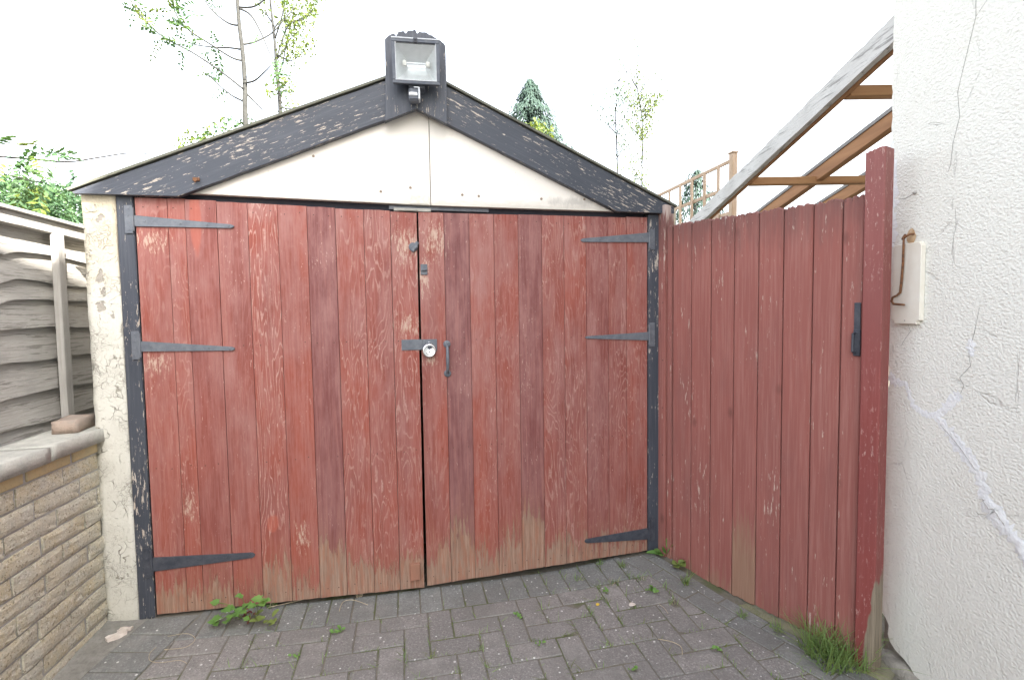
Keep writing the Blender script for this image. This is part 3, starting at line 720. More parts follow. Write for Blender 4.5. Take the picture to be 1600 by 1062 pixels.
# ---- floodlight on the ridge block
fl = empty('floodlight', GM @ Vector((1.170, -.0705, 2.40)), GR-radians(4), 'square halogen floodlight with motion sensor on the black ridge block', 'floodlight')
FT = Matrix.Translation((0, -.062, 0)) @ Matrix.Rotation(radians(6), 4, 'X')
w, h = .098, .088
b = MB(); V = []
for (sx, sz, yy) in ((1, 1, -.004), (.97, .97, .02), (.62, .6, .052)): V += [(w*sx*a, yy, h*sz*c) for a, c in ((-1, -1), (1, -1), (1, 1), (-1, 1))]
F = [tuple(range(8, 12))]
for l in range(2):
    for i in range(4): F.append((l*4+i, l*4+(i+1) % 4, l*4+4+(i+1) % 4, l*4+4+i))
b.add(V, F, FT)
# bezel
W2, H2 = w+.003, h+.003
for (x0, x1, z0, z1) in ((-W2, W2, h-.012, H2), (-W2, W2, -H2, -h+.012), (-W2, -w+.011, -h+.012, h-.012), (w-.011, W2, -h+.012, h-.012)): b.box(x0, x1, -.016, -.0045, z0, z1, .0022, FT)
b.build('housing', MT['lamp_body'], fl)
b = MB()
for (x0, x1, z0, z1) in ((-W2-.001, W2+.001, H2-.001, H2+.0035), (-w+.009, w-.009, -h+.0105, -h+.014), (-w+.0105, -w+.0135, -h+.012, h-.012), (w-.0135, w-.0105, -h+.012, h-.012)): b.box(x0, x1, -.0172, -.006, z0, z1, .0008, FT)
b.build('bezel_trim', MT['lamp_trim'], fl)
b = MB(); rw, rh = w-.013, h-.014; iw, ih = .040, .016
V = [(-rw, -.003, -rh), (rw, -.003, -rh), (rw, -.003, rh), (-rw, -.003, rh), (-iw, .040, -ih), (iw, .040, -ih), (iw, .040, ih), (-iw, .040, ih)]
b.add(V, [(1, 0, 4, 5), (2, 1, 5, 6), (3, 2, 6, 7), (0, 3, 7, 4), (5, 4, 7, 6)], FT); b.build('reflector', MT['reflector'], fl)
b = MB()
for sx in (-1, 1): b = MB(); b.box(sx*.050-.008, sx*.050+.008, .008, .026, -.009, .011, .002, FT); b.build('lamp_holder', MT['ceramic'], fl)
b = MB(); b.tube([FT @ Vector((-.044, .016, .001)), FT @ Vector((.044, .016, .001))], .0045, 8); b.build('halogen_tube', MT['lamp_trim'], fl)
b = MB(); b.box(-rw, rw, -.0105, -.0075, -rh, rh, 0, FT); b.build('glass', MT['glass'], fl)
b = MB(); b.box(-.010, .010, -.020, -.010, h-.014, h+.007, .003, FT); b.lathe([(.0065, 0), (.0065, .004), (.003, .005)], 12, FT @ Matrix.Translation((0, -.020, h+.001))); b.build('clip_screw', MT['iron_dark'], fl)
b = MB(); b.box(-.03, .03, -.012, -.001, -.105, .02, .002); b.box(-.035, .035, -.05, -.002, -.098, -.086, .002); b.build('bracket', MT['lamp_body'], fl)
b = MB(); b.box(-.036, .012, -.055, -.006, -.155, -.098, .008); sen = b.build('sensor', MT['lamp_body'], fl)
b = MB(); b.box(-.034, .003, -.060, -.05, -.137, -.122, .003); b.build('sensor_lens', MT['pir'], sen)
b = MB(); b.box(.006, .0135, -.062, -.02, -.152, -.101, .002); b.box(-.012, .010, -.061, -.03, -.104, -.099, .001); b.build('sensor_trim', MT['lamp_trim'], sen)

# ================================================================== SIDE GATE
gt = empty('side_gate', TA, TR, 'red boarded side gate with worn uneven top beside the garage', 'gate')
gs = [.035, .146, .254, .372, .486, .592, .707, .810, .884]
gpar = [.05, .02, .08, .62, .03, .02, .0, .16]
for i in range(8):
    a, c = gs[i]+.0018, gs[i+1]-.0018; n = 8; pts = []
    bz = -.022+rnd(-.004, .004)
    zt = 1.739-.035*((a+c)/2)
    pts += [(a+(c-a)*k/n, bz+rnd(-.004, .004)) for k in range(n+1)]
    pts += [(c-(c-a)*k/(2*n), zt+rnd(-.0045, .0045)+(.006 if k % 5 else -.006)) for k in range(2*n+1)]
    b = MB(); b.prism(pts, -.004+rnd(-.001, .001), .018, .0035); b.build('board', MT['gate'], gt, color=(0, 0, gpar[i], 1))
for z in (.25, .95, 1.5):
    b = MB(); b.box(.04, .88, .0195, .045, z, z+.09, .002); b.build('ledge_rail', MT['gate'], gt, color=(0, 0, .0, 1))
b = MB(); b.box(.857, .878, -.0085, -.004, 1.225, 1.325, .0008); b.box(.857, .880, -.012, -.0045, 1.128, 1.226, .0015)
b.tube([(.862, -.012, 1.215), (.862, -.028, 1.21), (.862, -.030, 1.145), (.862, -.012, 1.138)], .004, 8); b.tube([(.8585, -.013, 1.215), (.8585, -.013, 1.137), (.8785, -.013, 1.137), (.8785, -.013, 1.215), (.8585, -.013, 1.215)], .0025, 6); b.build('latch', MT['iron_dark'], gt)
# posts
b = MB(); n = 10; pts = [(.890, -.055), (.952, -.062)]+[(.952-.062*k/n, 1.866+rnd(-.004, .004)-.006*k/n) for k in range(n+1)]
b.prism(pts, -.030, .04, .003)
tag(b.build('gate_post', MT['post'], None, False, TA, (0, 0, TR)), 'tall dark red timber gate post beside the white house wall', 'gate post')
gp = empty('gate_post', TA, TR, 'slim red gate post strips between black garage frame and side gate', 'gate post')
b = MB(); b.box(-.068, -.030, -.010, .05, -.03, 1.832, .002); b.build('post', MT['gate'], gp, color=(0, 0, .12, 1))
b = MB(); b.box(-.0285, .0, -.020, .05, -.03, 1.850, .002); b.build('cover_strip', MT['gate'], gp, color=(0, 0, .12, 1))
b = MB(); b.box(.002, .028, -.006, .05, -.03, 1.742, .002); b.build('stop_strip', MT['gate'], gp, color=(0, 0, .12, 1))
b = MB()
for z in (1.62, 1.35, 1.05, .8, .55): b.lathe([(.003, 0), (.003, .001), (.001, .0015)], 6, Matrix.Translation((-.014, -.020, z)))
tag(b.build('nail_heads', MT['nail'], gp), kind='stuff')

# ================================================================== HOUSE
HX = 1.42
hs_ = empty('house', (HX, 1.8, 0), 0, 'white roughcast house wall with repaired cracks along the right side', 'house')
def hp(y, z, o=0): return (o, y-1.8, z)
edge = [(1.846, 4.78), (1.848, 3.4), (1.852, 2.34), (1.849, 2.1), (1.846, 1.92), (1.842, 1.75), (1.846, 1.6), (1.840, 1.52), (1.838, 1.3), (1.834, 1.1), (1.828, 1.02), (1.838, .96), (1.846, .8), (1.862, .62), (1.866, .5), (1.864, .36), (1.862, .275)]
low = [(1.842, .250), (1.836, .215), (1.842, .19), (1.845, .15), (1.838, .125), (1.815, .112), (1.800, .095), (1.806, .075), (1.792, .035), (1.765, .020), (1.735, .018), (1.700, .006), (1.672, -.012), (1.640, -.03), (1.58, -.05), (1.4, -.06), (-8, -.06), (-8, 4.78)]
jag = []
src = edge+low
for i in range(len(src)-1):
    (a0, a1), (c0, c1) = src[i], src[i+1]; L = sqrt((a0-c0)**2+(a1-c1)**2)
    k = max(1, int(L/.018)) if (a1 < 2.4 and c1 < 2.4 and a0 > 1.2 and c0 > 1.2) else 1
    for j in range(k):
        f = j/k; y = a0+(c0-a0)*f; z = a1+(c1-a1)*f
        if k > 1: w = (.010 if z < .32 else .0045)*mnoise.noise(Vector((y*60, z*60, 3)))+.0022*rnd(-1, 1); y += w; z += w*.6
        jag.append((y, z))
jag.append(src[-1])
n = len(jag); b = MB()
b.V = [hp(y, z, .004) for y, z in jag]+[hp(y+.0, z, .032) for y, z in jag]
# slightly rounded rim: front ring pulled in
cz = [(y-(.006 if y > 1.2 else 0), z+(.004 if (z < .3 and y > 1.2) else 0)) for y, z in jag]
b.V = [hp(y, z, 0) for y, z in cz]+[hp(y, z, .007) for y, z in jag]+[hp(y, z, .032) for y, z in jag]
b.F = [tuple(reversed(range(n)))]
for l in range(2):
    for i in range(n): j = (i+1) % n; b.F.append((l*n+i, l*n+j, (l+1)*n+j, (l+1)*n+i))
b.build('render_coat', MT['house'], hs_)
b = MB(); b.box(.0325, 6.0, -9.8, .045, .0, 4.79); b.build('wall', MT['house'], hs_)
b = MB(); b.rbox(.024, .5, -.65, .048, -.16, .33, .035, .006, 13, 2); b.build('plinth', MT['stone'], hs_, True)
b = MB(); b.rbox(-.035, .04, -.55, .01, -.16, -.005, .03, .010, 11, 6); b.build('footing', MT['stone'], hs_, True)
V = [(-.30, -10, 4.80), (6.3, -10, 4.80), (6.3, .25, 4.80), (-.30, .25, 4.80), (-.30, -10, 4.91), (6.3, -10, 4.91), (6.3, .25, 4.91), (-.30, .25, 4.91), (3, -10, 7.0), (3, .25, 7.0)]
b = MB(); b.add(V, [(0, 3, 2, 1), (0, 4, 7, 3), (1, 2, 6, 5), (4, 8, 9, 7), (5, 6, 9, 8), (3, 7, 9, 6, 2), (0, 1, 5, 8, 4)]); b.build('roof', MT['slate'], hs_)
# filled cracks: lumpy trowelled ribbons lying on the render, and open hairline cracks
def ribbon(name, pts, wid, mat, lift, wob=.3, sub=7, seed=1):
    b = MB(); P = []
    for i in range(len(pts)-1):
        for j in range(sub):
            f = j/sub; P.append((pts[i][0]+(pts[i+1][0]-pts[i][0])*f, pts[i][1]+(pts[i+1][1]-pts[i][1])*f, wid[i]+(wid[i+1]-wid[i])*f))
    P.append((*pts[-1], wid[-1])); m = len(P)
    for i, (y, z, w) in enumerate(P):
        y0, z0 = P[max(i-1, 0)][:2]; y1, z1 = P[min(i+1, m-1)][:2]; dy, dz = y1-y0, z1-z0; L = sqrt(dy*dy+dz*dz) or 1
        ny, nz = -dz/L, dy/L; q = wob*w*2
        y += q*.4*mnoise.noise(Vector((i*.37, seed, 2))); z += q*.4*mnoise.noise(Vector((i*.37, seed, 9)))
        wa = w*max(.25, 1+wob*mnoise.noise(Vector((i*.9, seed, 4))))+.0002; wb = w*max(.25, 1+wob*mnoise.noise(Vector((i*.9, seed, 6))))+.0002
        h = lift*(1+.5*mnoise.noise(Vector((i*.6, seed, 1))))
        if mat is MT['filler']: wa *= 1.35; wb *= 1.35
        else: wa *= .65; wb *= .65
        b.V += [hp(y+ny*wa, z+nz*wa, -.0004), hp(y+ny*wa*.45, z+nz*wa*.45, -h), hp(y-ny*wb*.45, z-nz*wb*.45, -h), hp(y-ny*wb, z-nz*wb, -.0004)]
    for i in range(m-1):
        for k in range(3): b.F.append((4*i+k, 4*i+k+1, 4*i+k+5, 4*i+k+4))
    return b.build(name, mat, hs_, True)
Y = lambda px, py: None
ribbon('crack_filler', [(1.826, 1.045), (1.79, 1.03), (1.745, 1.03), (1.73, 1.0), (1.715, .965), (1.69, .945), (1.66, .937), (1.62, .94)], [.014, .011, .006, .006, .008, .007, .008, .008], MT['filler'], .0010, 1.1, 6, 3)
ribbon('crack_filler', [(1.62, .94), (1.575, .905), (1.53, .865), (1.495, .83), (1.465, .80), (1.445, .76), (1.438, .72)], [.008, .013, .017, .016, .014, .013, .016], MT['filler'], .0012, 1.1, 6, 5)
ribbon('crack_filler', [(1.438, .72), (1.41, .69), (1.38, .665), (1.35, .645), (1.32, .61), (1.28, .55)], [.016, .020, .018, .014, .012, .012], MT['filler'], .0035, 1.2, 6, 7)
ribbon('crack_filler', [(1.62, .94), (1.585, .965), (1.555, 1.005), (1.53, 1.03)], [.008, .011, .012, .009], MT['filler'], .0010, 1.1, 6, 9)
ribbon('crack_filler', [(1.505, 1.205), (1.500, 1.18), (1.497, 1.15)], [.004, .011, .004], MT['filler'], .0010, 1., 6, 11)
ribbon('crack_filler', [(1.842, 1.92), (1.828, 1.80), (1.834, 1.66), (1.822, 1.57), (1.826, 1.53)], [.006, .014, .018, .014, .006], MT['filler'], .0012, 1.2, 9, 13)
for sd_, pts, w in ((1, [(1.53, 1.03), (1.52, 1.055), (1.535, 1.08), (1.50, 1.12), (1.507, 1.16), (1.49, 1.23), (1.478, 1.30)], .0011),
               (2, [(1.525, 2.32), (1.522, 2.18), (1.560, 2.04), (1.575, 1.98), (1.565, 1.90), (1.585, 1.83), (1.592, 1.76), (1.60, 1.74)], .0014),
               (3, [(1.522, 2.18), (1.46, 2.23), (1.40, 2.28), (1.33, 2.31)], .001),
               (4, [(1.57, 1.62), (1.565, 1.56), (1.572, 1.53), (1.578, 1.47)], .0009),
               (5, [(1.60, .915), (1.572, .895), (1.53, .862), (1.50, .832), (1.47, .802)], .0016),
               (6, [(1.445, .722), (1.425, .70), (1.41, .705), (1.39, .685), (1.375, .67)], .0022),
               (7, [(1.745, 1.25), (1.73, 1.22), (1.755, 1.19), (1.77, 1.165)], .0009),
               (8, [(1.80, 1.70), (1.77, 1.695), (1.745, 1.70), (1.73, 1.705)], .0014)):
    ribbon('crack', pts, [w*.4]+[w]*(len(pts)-2)+[w*.4], MT['crack'], .0009 if sd_ not in (5, 6) else (.0022 if sd_ == 5 else .0048), .9, 9, sd_*3)
b = MB(); b.lathe([(.006, 0), (.006, .004), (.003, .008)], 10, Matrix.Translation(hp(1.727, 1.705)) @ Matrix.Rotation(-pi/2, 4, 'Z')); b.build('old_nail', MT['crack'], hs_)

# white board with the rusty hook
wb = empty('wall_board', (HX, 1.738, 1.246), 0, 'small white painted board with clipped corners fixed to the house wall', 'wall board')
def side(b): b.V = [(-v[1]*-1, v[0], v[2]) for v in b.V]; return b
w_, h_, c_ = .062, .284, .014
b = MB(); b.prism([(-w_+c_, 0), (w_-c_, 0), (w_-c_, c_*.7), (w_, c_), (w_, h_-c_), (w_-c_*.6, h_), (-w_+c_*.6, h_), (-w_, h_-c_), (-w_, c_), (-w_+c_, c_*.7)], -.016, -.001, .0015)
b.V = [(v[1], -v[0], v[2]) for v in b.V]; b.build('board', MT['board_white'], wb)
b = MB(); b.V = []; b.lathe([(.0022, 0), (.0022, .001), (.001, .0015)], 8, Matrix.Translation((-.016, 0, .012)) @ Matrix.Rotation(-pi/2, 4, 'Z')); b.build('nail', MT['crack'], wb)
hk = empty('gate_hook', (HX, 1.738, 1.55), 0, 'rusty iron hook hanging over the small white board on the house wall', 'hook')
b = MB(); b.tube([(.004, -.012, .012), (-.014, -.012, .012), (-.024, -.004, .004), (-.022, .012, -.002), (-.014, .020, .004), (-.012, .012, .014)], .0038, 7); b.build('screw_eye', MT['rust'], hk, True)
pth = [(-.024, .004, .004), (-.026, .002, -.02), (-.025, .004, -.09), (-.024, .010, -.16), (-.024, .014, -.192), (-.026, .026, -.202), (-.028, .043, -.208), (-.029, .046, -.222), (-.029, .036, -.232), (-.029, .012, -.234), (-.029, -.012, -.236)]
b = MB(); b.tube(pth, [.003, .0036, .0038, .0042, .0042, .004, .004, .004, .0042, .0042, .0036], 8); b.build('hook_rod', MT['rust'], hk, True)
b = MB(); 
for i in range(14):
    a = 2*pi*i/14; r = .022*(1+.3*mnoise.noise(Vector((i*.9, 2, 1)))); b.V.append((-.0012, r*cos(a)*.9, .005+r*1.25*sin(a)))
b.V.append((-.004, 0, .004)); b.F = [((i+1) % 14, i, 14) for i in range(14)]; b.build('rust_plug', MT['rust_stain'], hk)

# ================================================================== BRICK WALL AND FENCE (left)
wl = empty('garden_wall', WA, WR, 'low buff split-face brick wall with concrete coping left of the garage', 'wall')
b = MB(); b.box(-1.2, 2.6, -.17, -.0075, -.12, .792); b.build('mortar_core', MT['mortar'], wl)
bshare = []
for v in range(7):
    m = MB(); m.rbox(-.5, .5, -.5, .5, -.5, .5, .26, .0, 1)
    for i, q in enumerate(m.V):
        p = Vector(q); p.x *= .225; p.y *= .08; p.z *= .0615
        cr_ = (abs(q[0]) > .49)+(abs(q[2]) > .49)
        p += mnoise.noise_vector(Vector(q)*3.3+Vector((v*7.1, v*3, 1)))*.0016
        if q[1] > .49: p.y += .004*mnoise.noise(Vector((q[0]*5, v*9, q[2]*4)))-(.0035 if cr_ else 0)
        m.V[i] = tuple(p)
    bshare.append(m.mesh('brick', MT['brick']))
for c in range(12):
    z = .745-.0355-c*.0705
    x = -.34-(.11 if c % 2 else 0)+.012*((c*37) % 5-2)
    while x < 2.45:
        near = x < .95
        o = link('brick', bshare[random.randrange(7)], wl, (x+rnd(-.003, .003), -.040+rnd(-.003, .003), z+rnd(-.0015, .0015)), (0, rnd(-.006, .006), 0))
        o.scale = (1+rnd(-.03, .03), 1, 1); x += .235
for i in range(-2, 11):
    b = MB(); b.box(-.1085, .1085, -.04, .04, -.022, .022, .003); b.build('brick', MT['brick_smooth'], wl, loc=(.06+i*.232, -.042, .770))
for i in range(-1, 5):
    b = MB(); x0 = -.28+i*.605; b.rbox(x0, x0+.6, -.175, .024, .7945, .848, .03, .0022, 9, i+3); b.build('coping_slab', MT['coping'], wl, True)
b = MB(); b.rbox(-.075, .075, -.042, .042, 0, .050, .024, .003, 14, 2)
lb = tag(b.build('loose_brick', MT['brick_red'], None, True, WM @ Vector((.030, -.075, .8505)), (0, 0, WR+radians(8))), 'loose weathered reddish brick lying on the coping beside the garage', 'brick')

FO = -.225
fe = empty('garden_fence', WM @ Vector((0, FO, .0)), WR, 'grey waney-edge timber fence panel behind the low brick wall', 'fence')
zs = [1.655, 1.575, 1.462, 1.392, 1.270, 1.145, 1.006, .885, .80]
for i in range(8):
    zt, zb = zs[i]+.03, zs[i+1]
    b = MB(); n = 110; x0, x1 = -1.0, 2.5
    ph = rnd(0, 9)
    def lowz(x):
        w = .005*sin(x*5.3+ph)+.003*sin(x*14+ph*2)+.002*mnoise.noise(Vector((x*30, i, 2)))
        k = (x-.155-(.02*i)); w += (-.022 if i < 3 else -.012)*exp(-(k/.05)**2)*(1 if i in (0, 1, 2, 4, 5, 6) else .3)
        return zb+w
    for s in range(n+1):
        x = x0+(x1-x0)*s/n; lz = lowz(x); yo = .005*mnoise.noise(Vector((x*2.2, i*3.1, 0)))+(.009*exp(-((x-.155-.02*i)/.04)**2) if i > 2 else .003*exp(-((x-.155)/.05)**2))
        b.V += [(x, -.002, zt), (x, .009+yo*.5, (zt+lz)/2), (x, .020+yo, lz), (x, .008+yo, lz+.001), (x, .000+yo*.5, (zt+lz)/2), (x, -.010, zt)]
    for s in range(n):
        for k in range(6): a = 6*s; j = (k+1) % 6; b.F.append((a+k, a+6+k, a+6+j, a+j))
    b.build('board', MT['fence'], fe)
b = MB(); b.box(-1.0, 2.5, -.03, .045, 1.672, 1.722, .003); b.build('top_rail', MT['fence'], fe)
b = MB(); b.box(-1.02, 2.52, -.045, .06, 1.7225, 1.738, .003); b.build('cap_strip', MT['fence'], fe)
for x in (-.105, 1.72): b = MB(); b.box(x-.022, x+.022, .0335, .062, .70, 1.6715, .003); b.build('batten', MT['fence_post'], fe)
b = MB(); b.box(-1.0, 2.5, -.01, .03, .70, .80, .003); b.build('gravel_board', MT['fence'], fe)

# ================================================================== LEAN-TO FRAME (behind the gate)
lt = empty('lean_to_frame', (1.47, 1.9, 0), 0, 'open lean-to roof frame of brown rafters with a weathered grey edge board', 'lean-to')
def slope_z(y): return 2.395-.176*(y-1.94)
def rafter(x, y0, y1, th, dep, name, mat, jag=0, dz=0):
    b = MB(); n = 40 if jag else 1; L = y1-y0
    top = []; bot = []
    for i in range(n+1):
        y = y0+L*i/n; z = slope_z(y)+dz
        top.append((y, z+(jag*mnoise.noise(Vector((y*11, 3, 1)))+jag*.7*mnoise.noise(Vector((y*40, 3, 1))) if jag else 0))); bot.append((y, z-dep+(jag*.25*mnoise.noise(Vector((y*9, 8, 1))) if jag else 0)))
    b.prism(bot+top[::-1], 0, th, .002)                                # outline in (y,z), extruded
    b.V = [(v[1]+x-1.47, v[0]-1.9, v[2]) for v in b.V]; b.F = [tuple(reversed(f)) for f in b.F]; return b.build(name, mat, lt)
rafter(1.465, 1.90, 4.02, .03, .098, 'edge_board', MT['weathered'], .010, .012)
rafter(1.497, 1.90, 4.0, .022, .085, 'rafter', MT['oldwood_brown'], 0, -.005)
for x in (1.92, 2.30, 2.70): rafter(x, 1.90, 4.0, .045, .075, 'rafter', MT['oldwood_brown'], 0, -.008); 
for x in (1.913, 2.293, 2.693): rafter(x, 1.90, 4.0, .058, .02, 'glazing_bar', simple('grey_glazing_bar', (.26, .25, .24), (.2, .19, .18), 20, .7, .2), 0, .0125)
for y in (2.235, 3.12, 3.93):
    b = MB(); z = slope_z(y)-.048; b.box(.05, 3.4, y-1.9-.024, y-1.9+.024, z-.048, z-.002, .002); b.build('purlin', MT['oldwood_brown_x'], lt)
b = MB(); b.box(.0, .07, 2.02, 2.09, -.16, slope_z(3.95)-.125, .003); b.build('post', MT['oldwood_brown'], lt)
b = MB(); b.box(3.2, 3.27, 2.02, 2.09, -.16, slope_z(3.95)-.125, .003); b.build('post', MT['oldwood_brown'], lt)

# ================================================================== TRELLIS (behind)
P0 = at(1146, 240, 4.3); dirT = Vector((-.208, .978, 0))
tr = empty('trellis', (P0.x, P0.y, -.15), atan2(dirT.y, dirT.x), 'square wooden trellis fence top seen above the right garage eave', 'trellis')
zt = P0.z+.15
b = MB(); b.box(-.024, .03, -.025, .025, 0, zt+.0, .003); b.build('post', MT['trellis'], tr)
b = MB(); b.box(3.4, 3.46, -.03, .03, 0, zt-.01, .003); b.build('post', MT['trellis'], tr)
b = MB(); b.box(-.03, .036, -.031, .031, zt+.0005, zt+.014, .002); b.build('post_cap', MT['trellis'], tr)
for z in (zt-.05, zt-.28, zt-.51):
    b = MB(); b.box(.031, 3.399, -.015, .001, z-.016, z+.016, .002); b.build('rail', MT['trellis'], tr)
for i in range(15):
    b = MB(); x = .20+i*.215; b.box(x-.017, x+.017, .002, .016, zt-.62, zt-.06, .002); b.build('slat', MT['trellis'], tr)
for i in range(21):
    b = MB(); x = .04+i*.16; b.box(x, x+.156, -.01, .0095, .05, zt-.63, .002); b.build('board', MT['trellis'], tr)

# ================================================================== TREES AND PLANTS
def leafquad(b, p, d, nrm, L, W, fold=.25):
    d = d.normalized(); s = d.cross(nrm)
    if s.length < 1e-4: s = d.orthogonal()
    s.normalize(); up = s.cross(d)
    a = p+d*L*.5; k = len(b.V)
    b.V += [tuple(p), tuple(a+s*W-up*W*fold), tuple(p+d*L-up*L*.1), tuple(a-s*W-up*W*fold), tuple(a+up*W*fold*.2)]
    b.F += [(k, k+1, k+4), (k+1, k+2, k+4), (k+2, k+3, k+4), (k+3, k, k+4)]
def rv(): return Vector((rnd(-1, 1), rnd(-1, 1), rnd(-1, 1)))
def pinnate(b, p, d, L=.24, pairs=5, ll=.06, lw=.011, droop=.5):
    d = (d+Vector((0, 0, -.1))).normalized(); s = d.cross(Vector((0, 0, 1))); s = s.normalized() if s.length > .05 else Vector((1, 0, 0)); n = s.cross(d)
    tw = rnd(-.8, .8); s = s*cos(tw)+n*sin(tw)
    for i in range(pairs+1):
        f = .2+.8*i/pairs; q = p+d*L*f+Vector((0, 0, -droop*L*f*f*.5))
        if i == pairs: leafquad(b, q, d+rv()*.2, n, ll, lw); break
        for sg in (-1, 1): leafquad(b, q, s*sg+d*.55+rv()*.25+Vector((0, 0, -.25)), n+rv()*.3, ll*rnd(.7, 1.15), lw*rnd(.8, 1.2))
def branch_px(pts, d0, d1):
    n = len(pts); return [at(x, y, d0+(d1-d0)*i/max(1, n-1)) for i, (x, y) in enumerate(pts)]
def smooth(P, k=4):
    out = []
    for i in range(len(P)-1):
        a = P[max(i-1, 0)]; p = P[i]; q = P[i+1]; e = P[min(i+2, len(P)-1)]
        for j in range(k):
            t = j/k; out.append(.5*((2*p)+(q-a)*t+(2*a-5*p+4*q-e)*t*t+(3*p-a-3*q+e)*t**3))
    out.append(P[-1]); return out
# --- ash sapling left of the ridge
D = 6.7
base = at(386, 190, D); tr1 = empty('ash_tree', (base.x, base.y, -.16), 0, 'slender ash tree with bare grey stem rising behind the left roof slope', 'tree')
O = Vector((base.x, base.y, -.16))
def rel(P, o): return [p-o for p in P]
trunk = [Vector((base.x+.05, base.y, -.16)), Vector((base.x+.02, base.y, 1.5))]+branch_px([(384, 200), (383, 140), (380, 90), (374, 40), (371, 0), (368, -60), (372, -140), (366, -230)], D, D)
b = MB(); b.tube(rel(smooth(trunk, 4), O), [.040-.024*i/((len(trunk)-1)*4) for i in range((len(trunk)-1)*4+1)], 8); b.build('trunk', MT['bark'], tr1, True)
brs = [([(383, 142), (345, 112), (300, 82), (255, 58), (225, 30), (205, 3), (193, -30)], .5, .6),
       ([(380, 95), (362, 90), (330, 70), (296, 48), (278, 28), (268, 0), (262, -40)], -.4, .6),
       ([(372, 40), (356, 36), (335, 20), (320, 0), (312, -30)], .3, .3), ([(374, 12), (398, 10), (420, -8), (440, -40)], -.2, .1),
       ([(380, 78), (360, 75), (335, 74), (305, 70), (280, 62)], .5, .5), ([(375, 14), (392, 24), (408, 52), (420, 80), (432, 100)], -.6, .2),
       ([(383, 130), (398, 126), (414, 112), (424, 102)], -.3, .1), ([(378, 70), (398, 66), (425, 52), (445, 30), (460, 12)], .3, .2), ([(384, 145), (400, 162), (418, 178)], .2, .0),
       ([(384, 160), (360, 148), (330, 122), (314, 108)], .8, .35), ([(369, -40), (330, -75), (280, -95)], .4, .6), ([(369, -90), (410, -140), (450, -180)], -.4, .6), ([(370, -150), (330, -200), (310, -260)], .5, .7)]
bb = MB(); lf = MB(); lfy = MB()
for pts, dd, dens in brs:
    P = smooth(branch_px(pts, D, D+dd), 5); m = len(P)
    bb.tube(rel(P, O), [.015*(1-.65*i/m) for i in range(m)], 5)
    for i in range(m):
        f = i/m
        if f < .35: continue
        for _ in range(2):
            if random.random() < dens*1.15:
                tgt = lfy if random.random() < .3 else lf
                dirn = (P[min(i+1, m-1)]-P[max(0, i-1)]).normalized()*.6+rv()*.8
                pinnate(tgt, P[i]-O+rv()*.05, dirn, rnd(.2, .32), random.choice((4, 5, 6)), rnd(.06, .09), rnd(.013, .020))
tag(bb.build('branches', MT['bark'], tr1, True), kind='stuff'); tag(lf.build('leaves', MT['ash'], tr1), kind='stuff'); tag(lfy.build('young_leaves', MT['ash_y'], tr1), kind='stuff')
# --- bushy sapling to the right of it
D2 = 7.4; b2 = at(440, 170, D2); O = Vector((b2.x, b2.y, -.16))
tr2 = empty('leafy_sapling', O, 0, 'yellow-green leafy sapling with knobbly stem right of the bare ash stem', 'tree')
trunk = [O+Vector((.03, 0, 0)), O+Vector((0, 0, 1.6))]+branch_px([(438, 178), (437, 150), (432, 110), (430, 75), (426, 35), (422, -5), (424, -60)], D2, D2)
b = MB(); b.tube(rel(smooth(trunk, 4), O), [.034-.022*i/((len(trunk)-1)*4) for i in range((len(trunk)-1)*4+1)], 7); b.build('trunk', MT['bark'], tr2, True)
bb = MB(); lf = MB()
for pts, dd in (([(431, 95), (445, 75), (452, 50), (458, 20), (462, -20)], .3), ([(430, 60), (438, 35), (444, 10), (448, -30)], -.2), ([(431, 95), (450, 40), (470, 30), (488, 15), (500, 0)], .4), ([(434, 120), (442, 98), (448, 70), (460, 55)], -.3),
                ([(428, 45), (440, 32), (458, 35), (478, 28), (490, 12)], .2), ([(436, 140), (446, 130), (452, 122)], .1), ([(428, 40), (415, 20), (405, 0)], .3), ([(432, 85), (455, 95), (475, 80)], -.2), ([(437, 168), (450, 170), (458, 170)], 0)):
    P = smooth(branch_px(pts, D2, D2+dd), 5); m = len(P); bb.tube(rel(P, O), [.013*(1-.7*i/m) for i in range(m)], 5)
    for i in range(m):
        if i < m*.3: continue
        for _ in range(9):
            p = P[i]-O+rv()*.12; leafquad(lf, p, rv(), rv(), rnd(.035, .06), rnd(.012, .02))
for i in range(800):
    q = at(rnd(440, 494), rnd(-15, 88), D2+rnd(-.5, .5))
    if mnoise.noise(q*2.1) > .0: leafquad(lf, q-O, rv(), rv(), rnd(.03, .06), rnd(.011, .02))
for i in range(250):
    q = at(rnd(415, 460), rnd(120, 150), D2+rnd(-.3, .3))
    if mnoise.noise(q*2.6) > .12: leafquad(lf, q-O, rv(), rv(), rnd(.03, .06), rnd(.011, .02))
tag(bb.build('branches', MT['bark'], tr2, True), kind='stuff'); tag(lf.build('leaves', MT['ash_y'], tr2), kind='stuff')

